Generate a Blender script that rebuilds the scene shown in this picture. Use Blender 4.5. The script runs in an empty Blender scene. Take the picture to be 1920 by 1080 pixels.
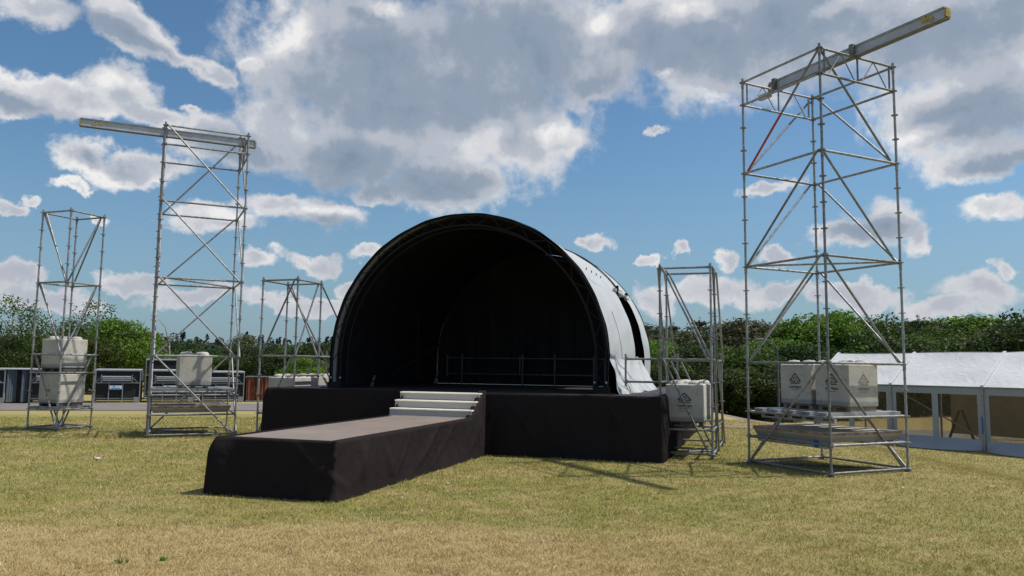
import bpy, math, random
import numpy as np
from mathutils import Vector, Matrix

# ------------------------------------------------------------------ camera, world, sun
scene = bpy.context.scene
col = scene.collection
R = math.radians
FPX, PITCH, ROLL, CAMH = 1440.94, R(5.779), R(0.729), 1.93
cd = bpy.data.cameras.new('camera'); cam = bpy.data.objects.new('camera', cd); col.objects.link(cam)
cd.sensor_width = 36.0; cd.lens = 36.0 * FPX / 1920.0; cd.clip_start = 0.1; cd.clip_end = 5000
fw = Vector((0, math.cos(PITCH), math.sin(PITCH))); up = Vector((0, -math.sin(PITCH), math.cos(PITCH))); rt = Vector((1, 0, 0))
r2 = math.cos(ROLL) * rt + math.sin(ROLL) * up; u2 = -math.sin(ROLL) * rt + math.cos(ROLL) * up
cam.matrix_world = Matrix(((r2.x, u2.x, -fw.x, 0), (r2.y, u2.y, -fw.y, 0), (r2.z, u2.z, -fw.z, CAMH), (0, 0, 0, 1)))
scene.camera = cam
scene.view_settings.view_transform = 'Standard'; scene.view_settings.look = 'None'
scene.view_settings.exposure = 0.35; scene.view_settings.gamma = 1.0
SUN_EL, SUN_AZ = 58.5, 4.6            # azimuth counted from +x towards +y
sv = Vector((math.cos(R(SUN_EL)) * math.cos(R(SUN_AZ)), math.cos(R(SUN_EL)) * math.sin(R(SUN_AZ)), math.sin(R(SUN_EL))))
sl = bpy.data.lights.new('sun', 'SUN'); sl.energy = 4.1; sl.angle = R(0.7); sl.color = (1.0, 0.93, 0.82)
so = bpy.data.objects.new('sun', sl); col.objects.link(so); so.rotation_euler = sv.to_track_quat('Z', 'Y').to_euler()
SKY_STRENGTH = 0.088

def px_dir(x, y):
    d = fw + r2 * ((x - 960) / FPX) + u2 * ((540 - y) / FPX)
    return math.atan2(d.x, d.y), math.atan2(d.z, math.hypot(d.x, d.y))

class NG:
    """small helper for node trees"""
    def __init__(s, nt): s.nt = nt; s.n = nt.nodes; s.l = nt.links
    def node(s, t, **kw):
        n = s.n.new(t)
        for k, v in kw.items():
            if k.startswith('i'):
                n.inputs[int(k[1:]) if k[1:].isdigit() else k].default_value = v
            else: setattr(n, k, v)
        return n
    def put(s, inp, v):
        if v is None: return
        if isinstance(v, bpy.types.NodeSocket): s.l.new(v, inp)
        else: inp.default_value = v
    def math(s, op, a, b=None, c=None, clamp=False):
        n = s.n.new('ShaderNodeMath'); n.operation = op; n.use_clamp = clamp
        for i, v in enumerate((a, b, c)): s.put(n.inputs[i], v)
        return n.outputs[0]
    def vmath(s, op, a, b=None):
        n = s.n.new('ShaderNodeVectorMath'); n.operation = op
        s.put(n.inputs[0], a); s.put(n.inputs[1], b)
        return n.outputs['Value'] if op in ('LENGTH', 'DOT_PRODUCT', 'DISTANCE') else n.outputs[0]
    def mix(s, f, a, b):
        n = s.n.new('ShaderNodeMix'); n.data_type = 'RGBA'
        s.put(n.inputs[0], f); s.put(n.inputs[6], c4(a)); s.put(n.inputs[7], c4(b))
        return n.outputs[2]
    def noise(s, vec, scale, detail=2, rough=0.5, dist=0.0, dims='3D'):
        n = s.n.new('ShaderNodeTexNoise'); n.noise_dimensions = dims
        if vec is not None: s.l.new(vec, n.inputs['Vector'])
        n.inputs['Scale'].default_value = scale; n.inputs['Detail'].default_value = detail
        n.inputs['Roughness'].default_value = rough; n.inputs['Distortion'].default_value = dist
        return n.outputs[0]
    def ramp(s, v, a, b, c=0.0, d=1.0, smooth=True):
        n = s.n.new('ShaderNodeMapRange'); n.interpolation_type = 'SMOOTHSTEP' if smooth else 'LINEAR'
        s.put(n.inputs[0], v)
        for i, x in enumerate((a, b, c, d)): n.inputs[i + 1].default_value = x
        return n.outputs[0]
def c4(v):
    return v if isinstance(v, bpy.types.NodeSocket) else (tuple(v) + (1.0,) if len(v) == 3 else tuple(v))

world = bpy.data.worlds.new('World'); scene.world = world; world.use_nodes = True
g = NG(world.node_tree)
for n in list(g.n): g.n.remove(n)
sky = g.node('ShaderNodeTexSky', sky_type='NISHITA', sun_disc=False, sun_elevation=R(SUN_EL), sun_rotation=R(90 - SUN_AZ),
             altitude=50.0, air_density=1.0, dust_density=1.2, ozone_density=1.5)
tc = g.node('ShaderNodeTexCoord')
dirv = g.vmath('NORMALIZE', tc.outputs['Generated'])
sp = g.node('ShaderNodeSeparateXYZ'); g.l.new(dirv, sp.inputs[0])
az = g.math('ARCTAN2', sp.outputs[0], sp.outputs[1]); el = g.math('ARCSINE', sp.outputs[2])
cb = g.node('ShaderNodeCombineXYZ'); g.l.new(az, cb.inputs[0]); g.l.new(el, cb.inputs[1])
ae = cb.outputs[0]
# ragged edges: push the cloud coordinates about with noise
w1 = g.node('ShaderNodeTexNoise'); g.l.new(dirv, w1.inputs['Vector']); w1.inputs['Scale'].default_value = 9; w1.inputs['Detail'].default_value = 7; w1.inputs['Roughness'].default_value = 0.62
wv = g.vmath('SUBTRACT', w1.outputs['Color'], (0.5, 0.5, 0.5))
wv = g.vmath('MULTIPLY', wv, (0.14, 0.095, 0.0))
aw = g.vmath('ADD', ae, wv)
def blobs(lst, vec, k=0.12, grow=1.0):
    acc = None
    for (x, y, rx, ry, rot) in lst:
        a, e = px_dir(x, y)
        m = g.node('ShaderNodeMapping', vector_type='TEXTURE')
        g.l.new(vec, m.inputs[0])
        m.inputs[1].default_value = (a, e, 0); m.inputs[2].default_value = (0, 0, R(rot)); m.inputs[3].default_value = (rx * grow / FPX, ry * grow / FPX, 1)
        L = g.vmath('LENGTH', m.outputs[0])
        v = g.math('MAXIMUM', g.math('SUBTRACT', 1.0, g.math('MULTIPLY', L, 0.5)), 0.0)     # 1 in the middle, .5 on the ellipse, 0 at twice it
        acc = v if acc is None else g.math('SMOOTH_MAX', acc, v, k)
    return acc
CLOUDS = [(700,110,200,110,0),(560,120,90,75,10),(800,210,260,120,0),(1010,80,240,100,0),(930,255,150,55,0),(1060,255,42,24,10),
 (850,350,100,42,0),(640,290,130,60,0),(470,112,26,20,0),(505,220,62,45,0),(1200,50,180,70,0),(1330,80,110,90,0),(1110,170,50,35,0),
 (1500,50,170,90,0),(1740,60,180,70,0),(1790,205,120,62,0),(1860,120,110,70,0),(1830,290,70,26,0),(700,20,60,30,0),
 (40,22,62,26,0),(235,58,85,32,-12),(310,92,62,18,-8),(400,128,32,18,-15),(110,178,105,22,-6),(205,165,55,36,0),(270,215,60,20,-8),
 (50,180,55,22,0),(175,290,48,24,-25),(270,312,80,20,0),(390,258,70,42,0),(470,285,45,30,0),
 (410,412,72,20,-5),(600,410,78,22,-5),(520,395,50,20,0),(585,495,46,14,-4),(470,500,30,12,0),
 (1650,410,46,34,0),(1705,440,24,24,0),(1580,440,40,20,0),(1455,352,40,12,8),(1870,382,52,18,-8),(1140,450,24,10,22),(1232,238,20,7,18),
 (1268,460,16,11,0),(1226,480,13,8,0),(1352,482,18,18,0),(1470,480,32,10,0),(60,366,20,8,0),(18,380,20,9,0),(28,520,38,15,0),(190,400,14,8,0),
 (80,560,60,14,0),(250,530,32,12,0),(650,545,24,12,0),(700,490,30,12,0),(1330,540,60,18,0),(1450,545,55,14,0),(1600,555,60,14,0),(1850,535,60,18,0),
 (1790,572,60,12,0),(560,575,70,12,0),(370,560,60,12,0),(1240,560,30,20,0),(150,340,25,9,0),(700,370,70,18,0),(1900,490,20,10,0),(350,200,20,8,0)]
DARK = [(850,95,250,115,0),(700,190,190,60,0),(650,320,170,50,0),(790,350,110,30,0),(1010,150,170,55,0),(1270,95,150,45,0),(1470,70,170,75,0),
 (1680,95,120,55,0),(1840,215,100,36,0),(1870,28,110,40,0),(1540,150,70,40,0),(430,275,60,24,0),(60,195,60,12,-10),(200,300,50,12,-20),(1640,430,50,16,0),(1880,300,50,14,0),(600,425,70,12,0),(230,70,70,12,-12)]
BRIGHT = [(1130,40,42,24,0),(540,60,50,30,30),(470,112,22,18,0),(910,260,60,34,30),(1040,250,55,20,0),(1250,140,18,9,0),(720,8,50,14,0),(1300,20,60,20,0),(1750,240,70,16,12),(1340,180,40,12,-25),(1580,20,60,18,20),(205,150,42,18,0),(430,405,60,12,0),(610,400,60,12,0)]
cov = blobs(CLOUDS, aw, 0.12, 1.14)
fine = g.noise(dirv, 26, 6, 0.6)
den = g.math('ADD', cov, g.math('MULTIPLY', g.math('SUBTRACT', fine, 0.5), 0.62))
den = g.math('ADD', den, g.math('MULTIPLY', g.ramp(el, 0.02, 0.20, 1.0, 0.0), 0.17))
# the part of the sky the photograph does not show: scattered clouds of the same kind
back = g.ramp(g.math('ABSOLUTE', az), 0.75, 1.0)
high = g.ramp(el, 0.50, 0.62)
els = g.math('MAXIMUM', back, high)
gen = g.math('ADD', g.noise(dirv, 3.2, 7, 0.58), -0.06)
den = g.math('ADD', g.math('MULTIPLY', den, g.math('SUBTRACT', 1.0, els)), g.math('MULTIPLY', gen, els))
alpha = g.ramp(den, 0.37, 0.66)
aw2 = g.vmath('ADD', ae, g.vmath('MULTIPLY', wv, (0.55, 0.55, 0.0)))
dk = g.ramp(blobs(DARK, aw2, 0.25, 1.15), 0.18, 0.85)
br = g.ramp(blobs(BRIGHT, aw2, 0.15), 0.35, 0.9)
# relief: the cloud noise compared with itself a little way towards the sun
lit = (0.035, 0.0, 0.03)
n1 = g.noise(dirv, 5.5, 7, 0.52); n2 = g.noise(g.vmath('ADD', dirv, lit), 5.5, 7, 0.52)
m1 = g.noise(dirv, 24, 7, 0.62); m2 = g.noise(g.vmath('ADD', dirv, (0.012, 0.0, 0.011)), 24, 7, 0.62)
rel = g.math('ADD', g.math('MULTIPLY', g.math('SUBTRACT', n1, n2), 0.85), g.math('MULTIPLY', g.math('SUBTRACT', m1, m2), 0.35))
thick = g.ramp(den, 0.50, 0.95)
t_ = g.math('ADD', 0.86, rel)
t_ = g.math('SUBTRACT', t_, g.math('MULTIPLY', dk, 0.38))
t_ = g.math('SUBTRACT', t_, g.math('MULTIPLY', thick, 0.20))
t_ = g.math('ADD', t_, g.math('MULTIPLY', br, 0.28), clamp=True)
cr = g.node('ShaderNodeValToRGB'); g.l.new(t_, cr.inputs[0])
cr.color_ramp.interpolation = 'EASE'
E_ = cr.color_ramp.elements
E_[0].position = 0.05; E_[0].color = (0.140, 0.195, 0.270, 1)
E_[1].position = 0.95; E_[1].color = (0.70, 0.69, 0.68, 1)
for p_, c_ in ((0.36, (0.225, 0.275, 0.345, 1)), (0.62, (0.38, 0.405, 0.455, 1)), (0.80, (0.54, 0.545, 0.565, 1))):
    e_ = E_.new(p_); e_.color = c_
cc = cr.outputs[0]
lowf = g.ramp(el, 0.02, 0.22, 1.0, 0.0)
cc = g.mix(g.math('MULTIPLY', lowf, 0.5), cc, (0.345, 0.355, 0.41))
bgs = g.node('ShaderNodeBackground', i1=SKY_STRENGTH)
hsv = g.node('ShaderNodeHueSaturation'); hsv.inputs['Saturation'].default_value = 1.05
tint = g.vmath('MULTIPLY', sky.outputs[0], (0.72, 0.91, 0.98))
g.l.new(tint, hsv.inputs['Color']); hz = g.mix(g.math('MULTIPLY', g.ramp(el, 0.0, 0.30, 1.0, 0.0), 0.6), hsv.outputs[0], (2.05, 3.05, 4.15)); g.l.new(hz, bgs.inputs[0])
bgc = g.node('ShaderNodeBackground', i1=1.0); g.l.new(cc, bgc.inputs[0])
mx = g.node('ShaderNodeMixShader'); g.l.new(g.math('MULTIPLY', alpha, 0.96), mx.inputs[0]); g.l.new(bgs.outputs[0], mx.inputs[1]); g.l.new(bgc.outputs[0], mx.inputs[2])
wo = g.node('ShaderNodeOutputWorld'); g.l.new(mx.outputs[0], wo.inputs[0])

# ------------------------------------------------------------------ materials
def new_mat(name):
    m = bpy.data.materials.new(name); m.use_nodes = True
    G = NG(m.node_tree); return m, G, G.n['Principled BSDF']
def simple(name, c, rough=0.6, metal=0.0, var=0.15, scale=6.0, bump=0.0, bscale=40, c2=None, coord='Object'):
    m, G, b = new_mat(name)
    t = G.node('ShaderNodeTexCoord').outputs[coord]
    f = G.ramp(G.noise(t, scale, 6, 0.6), 0.3, 0.7)
    c2 = c2 or tuple(x * (1 - var) for x in c)
    G.l.new(G.mix(f, c, c2), b.inputs['Base Color'])
    b.inputs['Roughness'].default_value = rough; b.inputs['Metallic'].default_value = metal
    if bump:
        bn = G.node('ShaderNodeBump'); bn.inputs['Strength'].default_value = bump; bn.inputs['Distance'].default_value = 0.02
        G.l.new(G.noise(t, bscale, 4, 0.6), bn.inputs['Height']); G.l.new(bn.outputs[0], b.inputs['Normal'])
    return m
M = {}
M['galv'] = simple('galvanised_steel', (0.30, 0.31, 0.32), 0.45, 0.45, 0.35, 14, c2=(0.17, 0.175, 0.18))
M['galv_old'] = simple('weathered_steel', (0.20, 0.20, 0.195), 0.6, 0.35, 0.4, 9, c2=(0.11, 0.105, 0.095))
M['galv_warm'] = simple('tan_stained_steel', (0.27, 0.24, 0.20), 0.6, 0.2, 0.3, 9)
M['alu'] = simple('aluminium', (0.44, 0.45, 0.47), 0.42, 0.4, 0.2, 5)
M['yellow'] = simple('yellow_paint', (0.50, 0.38, 0.06), 0.6, 0, 0.5, 20, c2=(0.22, 0.18, 0.08))
M['red'] = simple('red_paint', (0.42, 0.035, 0.02), 0.5, 0, 0.3, 8)
M['orange'] = simple('orange_container_paint', (0.26, 0.075, 0.035), 0.7, 0, 0.5, 3, c2=(0.10, 0.035, 0.022))
M['rust'] = simple('rusty_steel_rim', (0.20, 0.085, 0.045), 0.8, 0.1, 0.5, 8, c2=(0.34, 0.27, 0.22))
M['wood'] = simple('grey_timber', (0.30, 0.24, 0.17), 0.85, 0, 0.4, 4, c2=(0.17, 0.14, 0.11))
M['brown'] = simple('brown_ladder', (0.20, 0.07, 0.04), 0.6)
M['darktimber'] = simple('dark_timber', (0.07, 0.065, 0.06), 0.8)
M['navy'] = simple('black_panel', (0.009, 0.010, 0.013), 0.8, 0, 0.3, 2)
M['greyblue'] = simple('grey_blue_sheet', (0.075, 0.10, 0.13), 0.7, 0.0, 0.2, 3)
M['framegrey'] = simple('grey_frame', (0.23, 0.25, 0.28), 0.55, 0.1, 0.2, 6)
M['whitebar'] = simple('white_bar', (0.50, 0.52, 0.54), 0.5, 0, 0.1, 6)
M['blue'] = simple('blue_plastic', (0.03, 0.11, 0.42), 0.4)
M['signwhite'] = simple('sign_white', (0.60, 0.68, 0.76), 0.5)
M['signblue'] = simple('sign_blue', (0.07, 0.25, 0.45), 0.5)
M['ink'] = simple('black_ink', (0.03, 0.03, 0.03), 0.8, 0, 0.3, 30, c2=(0.09, 0.085, 0.08))
M['fadedink'] = simple('faded_ink', (0.14, 0.13, 0.115), 0.8, 0, 0.3, 30, c2=(0.22, 0.21, 0.18))
M['blackmetal'] = simple('black_truss_paint', (0.016, 0.016, 0.018), 0.6, 0.0, 0.3, 8)
M['greyrail'] = simple('dull_rail_steel', (0.13, 0.14, 0.15), 0.5, 0.3, 0.3, 8)
M['lining'] = simple('black_lining', (0.021, 0.021, 0.024), 0.95, 0, 0.3, 3)
M['lining'].node_tree.nodes['Principled BSDF'].inputs['Specular IOR Level'].default_value = 0.0
M['blackmetal'].node_tree.nodes['Principled BSDF'].inputs['Specular IOR Level'].default_value = 0.12
M['drape'] = simple('charcoal_back_drape', (0.027, 0.028, 0.031), 0.95, 0, 0.2, 1.0)
M['drape'].node_tree.nodes['Principled BSDF'].inputs['Specular IOR Level'].default_value = 0.0
M['litter'] = simple('white_scrap', (0.45, 0.45, 0.44), 0.7)
M['bark'] = simple('bark', (0.12, 0.09, 0.065), 0.9, 0, 0.4, 5)
M['birch'] = simple('pale_bark', (0.42, 0.40, 0.36), 0.85, 0, 0.5, 6, c2=(0.12, 0.11, 0.10))

for k_ in ('galv', 'galv_old'):
    G = NG(M[k_].node_tree); b_ = G.n['Principled BSDF']; src = b_.inputs['Base Color'].links[0].from_socket
    oi = G.node('ShaderNodeObjectInfo'); t_o = G.node('ShaderNodeTexCoord').outputs['Object']
    c_ = G.mix(G.math('MULTIPLY', G.ramp(G.noise(t_o, 3.1, 6, 0.7), 0.55, 0.72), 0.55), src, (0.20, 0.165, 0.125))
    hs = G.node('ShaderNodeHueSaturation'); G.l.new(c_, hs.inputs['Color']); G.l.new(G.math('MULTIPLY_ADD', oi.outputs['Random'], 0.55, 0.70), hs.inputs['Value'])
    G.l.new(hs.outputs[0], b_.inputs['Base Color'])
    G.l.new(G.ramp(G.noise(t_o, 8, 4, 0.6), 0.3, 0.7, 0.35, 0.6), b_.inputs['Roughness'])

def cloth_mat(name, c, c2):
    m, G, b = new_mat(name)
    t = G.node('ShaderNodeTexCoord').outputs['Object']
    G.l.new(G.mix(G.noise(t, 1.5, 4, 0.6), c, c2), b.inputs['Base Color'])
    b.inputs['Roughness'].default_value = 0.85
    b.inputs['Specular IOR Level'].default_value = 0.0
    bn = G.node('ShaderNodeBump'); bn.inputs['Strength'].default_value = 0.6; bn.inputs['Distance'].default_value = 0.04
    G.l.new(G.noise(t, 5, 5, 0.55, 0.6), bn.inputs['Height']); G.l.new(bn.outputs[0], b.inputs['Normal'])
    return m
M['cloth'] = cloth_mat('black_stage_cloth', (0.0190, 0.0160, 0.0170), (0.0240, 0.0205, 0.0215))

def concrete_mat(name, c, c2, stain):
    m, G, b = new_mat(name)
    tcn = G.node('ShaderNodeTexCoord'); t = tcn.outputs['Object']
    geo = G.node('ShaderNodeObjectInfo')
    tt = G.vmath('ADD', t, geo.outputs['Location'])
    f = G.ramp(G.noise(tt, 2.2, 8, 0.65), 0.3, 0.72)
    cc_ = G.mix(f, c, c2)
    st = G.ramp(G.noise(tt, 5, 6, 0.7, 1.0), 0.54, 0.70)
    cc_ = G.mix(G.math('MULTIPLY', st, 0.75), cc_, stain)
    sp_ = G.ramp(G.noise(tt, 38, 3, 0.6), 0.66, 0.74)
    cc_ = G.mix(G.math('MULTIPLY', sp_, 0.45), cc_, (0.12, 0.11, 0.10))
    sx = G.node('ShaderNodeSeparateXYZ'); G.l.new(t, sx.inputs[0])
    foot = G.ramp(G.math('ADD', sx.outputs[2], G.math('MULTIPLY', G.noise(tt, 9, 3, .6), 0.06)), 0.10, 0.15, 1.0, 0.0)
    cc_ = G.mix(G.math('MULTIPLY', foot, 0.75), cc_, (0.20, 0.20, 0.20))
    G.l.new(cc_, b.inputs['Base Color']); b.inputs['Roughness'].default_value = 0.88
    bn = G.node('ShaderNodeBump'); bn.inputs['Strength'].default_value = 0.4; bn.inputs['Distance'].default_value = 0.01
    G.l.new(G.noise(tt, 22, 6, 0.7), bn.inputs['Height']); G.l.new(bn.outputs[0], b.inputs['Normal'])
    return m
M['conc'] = concrete_mat('pale_concrete', (0.455, 0.44, 0.405), (0.345, 0.335, 0.31), (0.22, 0.205, 0.17))
M['slab'] = concrete_mat('slab_concrete', (0.42, 0.385, 0.33), (0.32, 0.295, 0.26), (0.14, 0.115, 0.09))

def deck_mat():
    m, G, b = new_mat('worn_brown_deck')
    t = G.node('ShaderNodeTexCoord').outputs['Object']
    f = G.ramp(G.noise(t, 1.1, 7, 0.65), 0.3, 0.7)
    c = G.mix(f, (0.215, 0.175, 0.15), (0.165, 0.137, 0.122))
    mp = G.node('ShaderNodeMapping'); mp.inputs[3].default_value = (1.0, 9.0, 1); G.l.new(t, mp.inputs[0])
    s = G.ramp(G.noise(mp.outputs[0], 1.2, 6, 0.7, 0.4), 0.56, 0.75)
    c = G.mix(G.math('MULTIPLY', s, 0.55), c, (0.25, 0.15, 0.125))
    s3 = G.ramp(G.noise(t, 14, 4, 0.7), 0.62, 0.78)
    c = G.mix(G.math('MULTIPLY', s3, 0.35), c, (0.32, 0.29, 0.26))
    sx = G.node('ShaderNodeSeparateXYZ'); G.l.new(t, sx.inputs[0])
    j = G.math('ABSOLUTE', G.math('SUBTRACT', G.math('FRACT', G.math('ADD', G.math('MULTIPLY', sx.outputs[1], 1.0), 0.30)), 0.5))
    c = G.mix(G.math('MULTIPLY', G.ramp(j, 0.490, 0.497), 0.75), c, (0.05, 0.045, 0.04))
    G.l.new(c, b.inputs['Base Color']); b.inputs['Roughness'].default_value = 0.62
    bn = G.node('ShaderNodeBump'); bn.inputs['Strength'].default_value = 0.3; bn.inputs['Distance'].default_value = 0.006
    G.l.new(G.noise(t, 30, 5, 0.7), bn.inputs['Height']); G.l.new(bn.outputs[0], b.inputs['Normal'])
    return m
M['deck'] = deck_mat()
M['stagefloor'] = simple('dark_stage_floor', (0.034, 0.032, 0.034), 0.6, 0, 0.35, 2)

def step_mat():
    m, G, b = new_mat('checker_plate_aluminium')
    t = G.node('ShaderNodeTexCoord').outputs['Object']
    v = G.node('ShaderNodeTexVoronoi'); v.inputs['Scale'].default_value = 60; G.l.new(t, v.inputs['Vector'])
    G.l.new(G.mix(G.ramp(v.outputs['Distance'], 0.25, 0.5), (0.42, 0.405, 0.38), (0.31, 0.30, 0.29)), b.inputs['Base Color'])
    b.inputs['Metallic'].default_value = 0.1; b.inputs['Roughness'].default_value = 0.45
    return m
M['step'] = step_mat()
M['nosing'] = simple('bright_step_nosing', (0.93, 0.89, 0.80), 0.4, 0.0, 0.1, 5)

def pvc_mat(name, base, dirty, transl=0.0, crease=0.35):
    m, G, b = new_mat(name)
    t = G.node('ShaderNodeTexCoord').outputs['Object']
    f = G.ramp(G.noise(t, 0.9, 6, 0.6), 0.35, 0.75)
    c = G.mix(f, base, dirty)
    G.l.new(c, b.inputs['Base Color']); b.inputs['Roughness'].default_value = 0.45
    bn = G.node('ShaderNodeBump'); bn.inputs['Strength'].default_value = crease; bn.inputs['Distance'].default_value = 0.05
    G.l.new(G.noise(t, 2.2, 4, 0.5, 1.4), bn.inputs['Height']); G.l.new(bn.outputs[0], b.inputs['Normal'])
    if transl:
        tr = G.node('ShaderNodeBsdfTranslucent'); G.l.new(c, tr.inputs[0])
        ms = G.node('ShaderNodeMixShader', i0=transl); o = G.n['Material Output']
        G.l.new(b.outputs[0], ms.inputs[1]); G.l.new(tr.outputs[0], ms.inputs[2]); G.l.new(ms.outputs[0], o.inputs[0])
    return m
M['canopy'] = pvc_mat('grey_white_canopy_pvc', (0.40, 0.415, 0.43), (0.345, 0.36, 0.375))
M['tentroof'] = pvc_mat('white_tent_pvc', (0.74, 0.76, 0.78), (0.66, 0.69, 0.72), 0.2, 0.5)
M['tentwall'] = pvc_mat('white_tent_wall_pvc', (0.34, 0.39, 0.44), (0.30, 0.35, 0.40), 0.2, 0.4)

def window_mat():
    m, G, b = new_mat('smoky_clear_pvc')
    tr = G.node('ShaderNodeBsdfTransparent'); tr.inputs[0].default_value = (0.82, 0.80, 0.74, 1)
    t = G.node('ShaderNodeTexCoord').outputs['Object']
    b.inputs['Base Color'].default_value = (0.16, 0.13, 0.085, 1); b.inputs['Roughness'].default_value = 0.2
    ms = G.node('ShaderNodeMixShader'); G.l.new(G.ramp(G.noise(t, 1.5, 3, .6), 0.2, 0.8, 0.16, 0.28), ms.inputs[0])
    G.l.new(tr.outputs[0], ms.inputs[1]); G.l.new(b.outputs[0], ms.inputs[2]); G.l.new(ms.outputs[0], G.n['Material Output'].inputs[0])
    return m
M['window'] = window_mat()

# grass colour by place: green and straw patches, bare soil, drier strips near the road
def grass_color(G, rnd=None):
    geo = G.node('ShaderNodeNewGeometry'); p = geo.outputs['Position']
    s = G.node('ShaderNodeSeparateXYZ'); G.l.new(p, s.inputs[0]); x, y = s.outputs[0], s.outputs[1]
    flat = G.vmath('MULTIPLY', p, (1, 1, 0))
    big = G.noise(flat, 0.33, 4, 0.55); mid = G.noise(flat, 1.5, 5, 0.65); sm = G.noise(flat, 11, 4, 0.7)
    wob = G.math('MULTIPLY', G.math('SUBTRACT', big, 0.5), 3.0)
    yy = G.math('ADD', y, wob)
    front = G.math('MULTIPLY', G.ramp(yy, 8.9, 9.9, 1.15, 0.0), G.ramp(G.math('ADD', x, wob), -0.5, 4.5, 1.0, 0.22))
    verge = G.ramp(G.math('ADD', G.math('SUBTRACT', y, G.math('MULTIPLY', G.math('MINIMUM', x, 0.0), 0.2)), G.math('MULTIPLY', wob, 0.2)), 30.4, 31.4, 0.0, 0.6)
    verge = G.math('MAXIMUM', verge, G.math('MULTIPLY', G.ramp(x, 4, 8, 0.0, 1.0), G.ramp(y, 24.6, 27.0, 0.0, 0.75)))
    rightf = G.math('MULTIPLY', G.ramp(x, 2, 8, 0.0, 0.35), G.ramp(y, 8, 14, 0.5, 1.0))
    patch = G.ramp(G.math('ADD', G.math('MULTIPLY', mid, 0.6), G.math('MULTIPLY', big, 0.4)), 0.44, 0.60, 0.0, 0.62)
    dry = G.math('MAXIMUM', G.math('MAXIMUM', front, verge), G.math('MAXIMUM', patch, rightf))
    dry = G.math('ADD', dry, G.math('MULTIPLY', G.math('SUBTRACT', sm, 0.5), 0.9), clamp=True)
    if rnd is not None: dry = G.math('ADD', dry, G.math('MULTIPLY', G.math('SUBTRACT', rnd, 0.5), 0.5), clamp=True)
    green = G.mix(sm, (0.175, 0.180, 0.034), (0.290, 0.262, 0.058))
    straw = G.mix(mid, (0.46, 0.345, 0.165), (0.37, 0.285, 0.125))
    green = G.mix(G.ramp(G.noise(flat, 0.8, 3, 0.5), 0.45, 0.7, 0.0, 0.35), green, (0.13, 0.165, 0.035))
    c = G.mix(dry, green, straw)
    c = G.mix(G.math('MULTIPLY', G.ramp(G.noise(flat, 3.3, 5, 0.7), 0.56, 0.70), G.math('MULTIPLY_ADD', front, 0.45, 0.12)), c, (0.19, 0.145, 0.085))
    return c, front, flat
def ground_mat():
    m, G, b = new_mat('dry_lawn')
    c, front, flat = grass_color(G)
    fn = G.noise(flat, 45, 3, 0.7)
    c = G.mix(G.ramp(fn, 0.35, 0.6, 0.55, 0.12), c, (0.12, 0.105, 0.04))
    soil = G.math('MULTIPLY', G.ramp(G.noise(flat, 0.9, 6, 0.6), 0.60, 0.72), G.ramp(front, 0.3, 0.8))
    c = G.mix(G.math('MULTIPLY', soil, 0.7), c, (0.20, 0.14, 0.09))
    G.l.new(c, b.inputs['Base Color']); b.inputs['Roughness'].default_value = 0.95
    bn = G.node('ShaderNodeBump'); bn.inputs['Strength'].default_value = 0.7; bn.inputs['Distance'].default_value = 0.04
    G.l.new(G.noise(flat, 28, 5, 0.75), bn.inputs['Height']); G.l.new(bn.outputs[0], b.inputs['Normal'])
    return m
M['ground'] = ground_mat()
def blade_mat():
    m, G, b = new_mat('grass_blades')
    at = G.node('ShaderNodeAttribute', attribute_name='rnd')
    c, front, flat = grass_color(G, at.outputs['Fac'])
    c = G.mix(G.ramp(at.outputs['Fac'], 0.86, 0.93), c, (0.52, 0.43, 0.24))
    hs = G.node('ShaderNodeHueSaturation'); G.l.new(G.math('MULTIPLY_ADD', G.math('FRACT', G.math('MULTIPLY', at.outputs['Fac'], 37.0)), 0.75, 0.72), hs.inputs['Value']); G.l.new(c, hs.inputs['Color'])
    G.l.new(hs.outputs[0], b.inputs['Base Color']); b.inputs['Roughness'].default_value = 0.7
    tr = G.node('ShaderNodeBsdfTranslucent'); G.l.new(hs.outputs[0], tr.inputs[0])
    ms = G.node('ShaderNodeMixShader', i0=0.3); G.l.new(b.outputs[0], ms.inputs[1]); G.l.new(tr.outputs[0], ms.inputs[2]); G.l.new(ms.outputs[0], G.n['Material Output'].inputs[0])
    return m
M['blade'] = blade_mat()
M['road'] = simple('grey_road', (0.165, 0.155, 0.148), 0.9, 0, 0.25, 1.5, 0.2, 30)
M['path'] = simple('pale_path', (0.21, 0.19, 0.16), 0.9, 0, 0.25, 1.5)

def leaf_mat(name, ca, cb_, tr_=0.35):
    m, G, b = new_mat(name)
    at = G.node('ShaderNodeAttribute', attribute_name='rnd')
    oi = G.node('ShaderNodeObjectInfo')
    c = G.mix(at.outputs['Fac'], ca, cb_)
    hs = G.node('ShaderNodeHueSaturation'); G.l.new(c, hs.inputs['Color'])
    G.l.new(G.math('MULTIPLY_ADD', oi.outputs['Random'], 0.05, 0.475), hs.inputs['Hue'])
    G.l.new(G.math('MULTIPLY_ADD', oi.outputs['Random'], 0.5, 0.75), hs.inputs['Value'])
    G.l.new(hs.outputs[0], b.inputs['Base Color']); b.inputs['Roughness'].default_value = 0.6
    b.inputs['Specular IOR Level'].default_value = 0.25
    tr = G.node('ShaderNodeBsdfTranslucent'); G.l.new(hs.outputs[0], tr.inputs[0])
    ms = G.node('ShaderNodeMixShader', i0=tr_); G.l.new(b.outputs[0], ms.inputs[1]); G.l.new(tr.outputs[0], ms.inputs[2]); G.l.new(ms.outputs[0], G.n['Material Output'].inputs[0])
    return m
M['leaf'] = leaf_mat('leaf_mid', (0.034, 0.068, 0.013), (0.090, 0.150, 0.026))
M['leafbright'] = leaf_mat('leaf_bright', (0.060, 0.120, 0.015), (0.150, 0.230, 0.030))
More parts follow.
